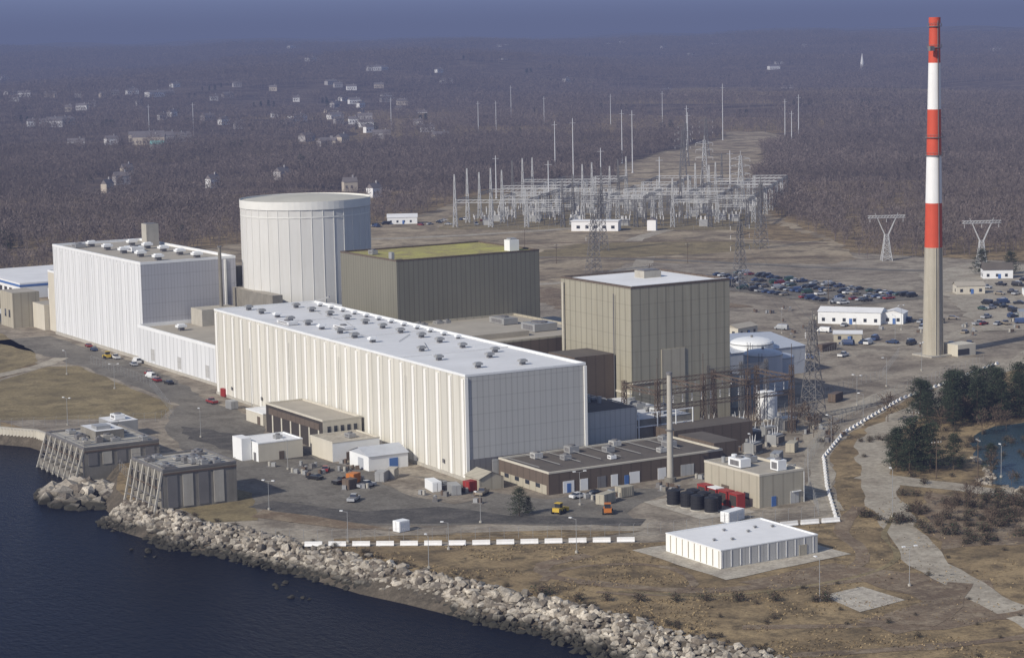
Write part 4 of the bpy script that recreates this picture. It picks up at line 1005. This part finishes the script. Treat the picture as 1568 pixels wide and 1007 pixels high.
for _ in range(14000):
    y=U(-230,-40); x0=float(np.interp(y,Hy,Hx)); x=x0+(abs(random.gauss(0,1))*24+.5 if random.random()<.6 else U(1,130))
    if x>110 or (-8<x<28 and -119<y<-86) or inside(x,y,[(-63,-44),(-36,-60),(-12,-74),(2,-83),(46,-89),(90,-30),(40,0),(-60,0)]): continue
    if noise.noise(Vector((x*.08,y*.08,2)))<-.05: continue
    h=U(.12,.4);a=U(0,3.14);c_,s_=math.cos(a)*.25,math.sin(a)*.25
    w_.poly([(x-c_,y-s_,.02),(x+c_,y+s_,.02),(x+U(-.3,.3),y+U(-.3,.3),h)],'tuft')
w_.obj('grass_tufts')
w_=MB(); tx,ty=2929,3382; z=hgt(tx,ty); w_.cyl(tx,ty,z,z+22,5,3.6,12,'house_white_far'); w_.cyl(tx,ty,z+22,z+42,3.6,.4,12,'house_white_far'); w_.cyl(tx,ty,z,z+4,9,n=12,m='house_white_far'); w_.obj('distant_steeple')

# ------------------------------------------------------------ haze: homogeneous volume over the region, haze light put in as constant emission
mh=bpy.data.materials.new('emissive_haze'); mh.use_nodes=True; nt=mh.node_tree; nt.nodes.clear()
o_=nt.nodes.new('ShaderNodeOutputMaterial'); ab=nt.nodes.new('ShaderNodeVolumeAbsorption'); em=nt.nodes.new('ShaderNodeEmission'); ad=nt.nodes.new('ShaderNodeAddShader')
SIG=1/5600
ab.inputs['Color'].default_value=(0,0,0,1); ab.inputs['Density'].default_value=SIG
em.inputs['Color'].default_value=(.125,.150,.270,1); em.inputs['Strength'].default_value=SIG
nt.links.new(ab.outputs[0],ad.inputs[0]); nt.links.new(em.outputs[0],ad.inputs[1]); nt.links.new(ad.outputs[0],o_.inputs['Volume'])
MATS['emissive_haze']=mh
w_=MB(); w_.box(-38000,-38000,-40,38000,38000,270,'emissive_haze'); w_.obj('haze')

# ------------------------------------------------------------ camera / light / sky
tau=math.atan(448/3393);th=.02
Fv=Vector((FX,FY,0)).normalized();Rv=Vector((FY,-FX,0)).normalized();Z=Vector((0,0,1))
d=Fv*math.cos(tau)-Z*math.sin(tau);up=Fv*math.sin(tau)+Z*math.cos(tau)
X=Rv*math.cos(th)-up*math.sin(th);Y=Rv*math.sin(th)+up*math.cos(th)
cam=bpy.data.objects.new('camera',bpy.data.cameras.new('camera')); COL.objects.link(cam)
mw=Matrix((X,Y,-d)).transposed().to_4x4(); mw.translation=CAM; cam.matrix_world=mw
cam.data.sensor_width=36; cam.data.lens=36*3393/1568; cam.data.clip_start=1; cam.data.clip_end=120000; scene.camera=cam
el=math.radians(33);s=Vector((-.975,-.22,0)).normalized()*math.cos(el)+Z*math.sin(el)
sun=bpy.data.objects.new('sun',bpy.data.lights.new('sun','SUN')); sun.data.energy=4.5; sun.data.angle=math.radians(.5); sun.data.color=(1,.95,.86); sun.rotation_euler=(-s).to_track_quat('-Z','Y').to_euler(); COL.objects.link(sun)
W=bpy.data.worlds.new('World'); scene.world=W; W.use_nodes=True; nt=W.node_tree; bg=nt.nodes['Background']
sk=nt.nodes.new('ShaderNodeTexSky'); sk.sky_type='NISHITA'; sk.sun_disc=False; sk.sun_elevation=el; sk.sun_rotation=math.atan2(s.x,s.y)%(2*math.pi)
tc=nt.nodes.new('ShaderNodeTexCoord'); sp=nt.nodes.new('ShaderNodeSeparateXYZ'); nt.links.new(tc.outputs['Generated'],sp.inputs[0])
f=ramp_(nt,sp.outputs[2],-.01,.30)
tint=mix_(nt,f,(.36,.50,1.25),(1.0,.95,.95))
mx=nt.nodes.new('ShaderNodeMix'); mx.data_type='RGBA'; mx.blend_type='MULTIPLY'; mx.inputs[0].default_value=1
nt.links.new(sk.outputs[0],mx.inputs[6]); nt.links.new(tint,mx.inputs[7]); nt.links.new(mx.outputs[2],bg.inputs[0]); bg.inputs[1].default_value=.14
scene.view_settings.view_transform='Standard'; scene.view_settings.look='None'; scene.view_settings.exposure=0
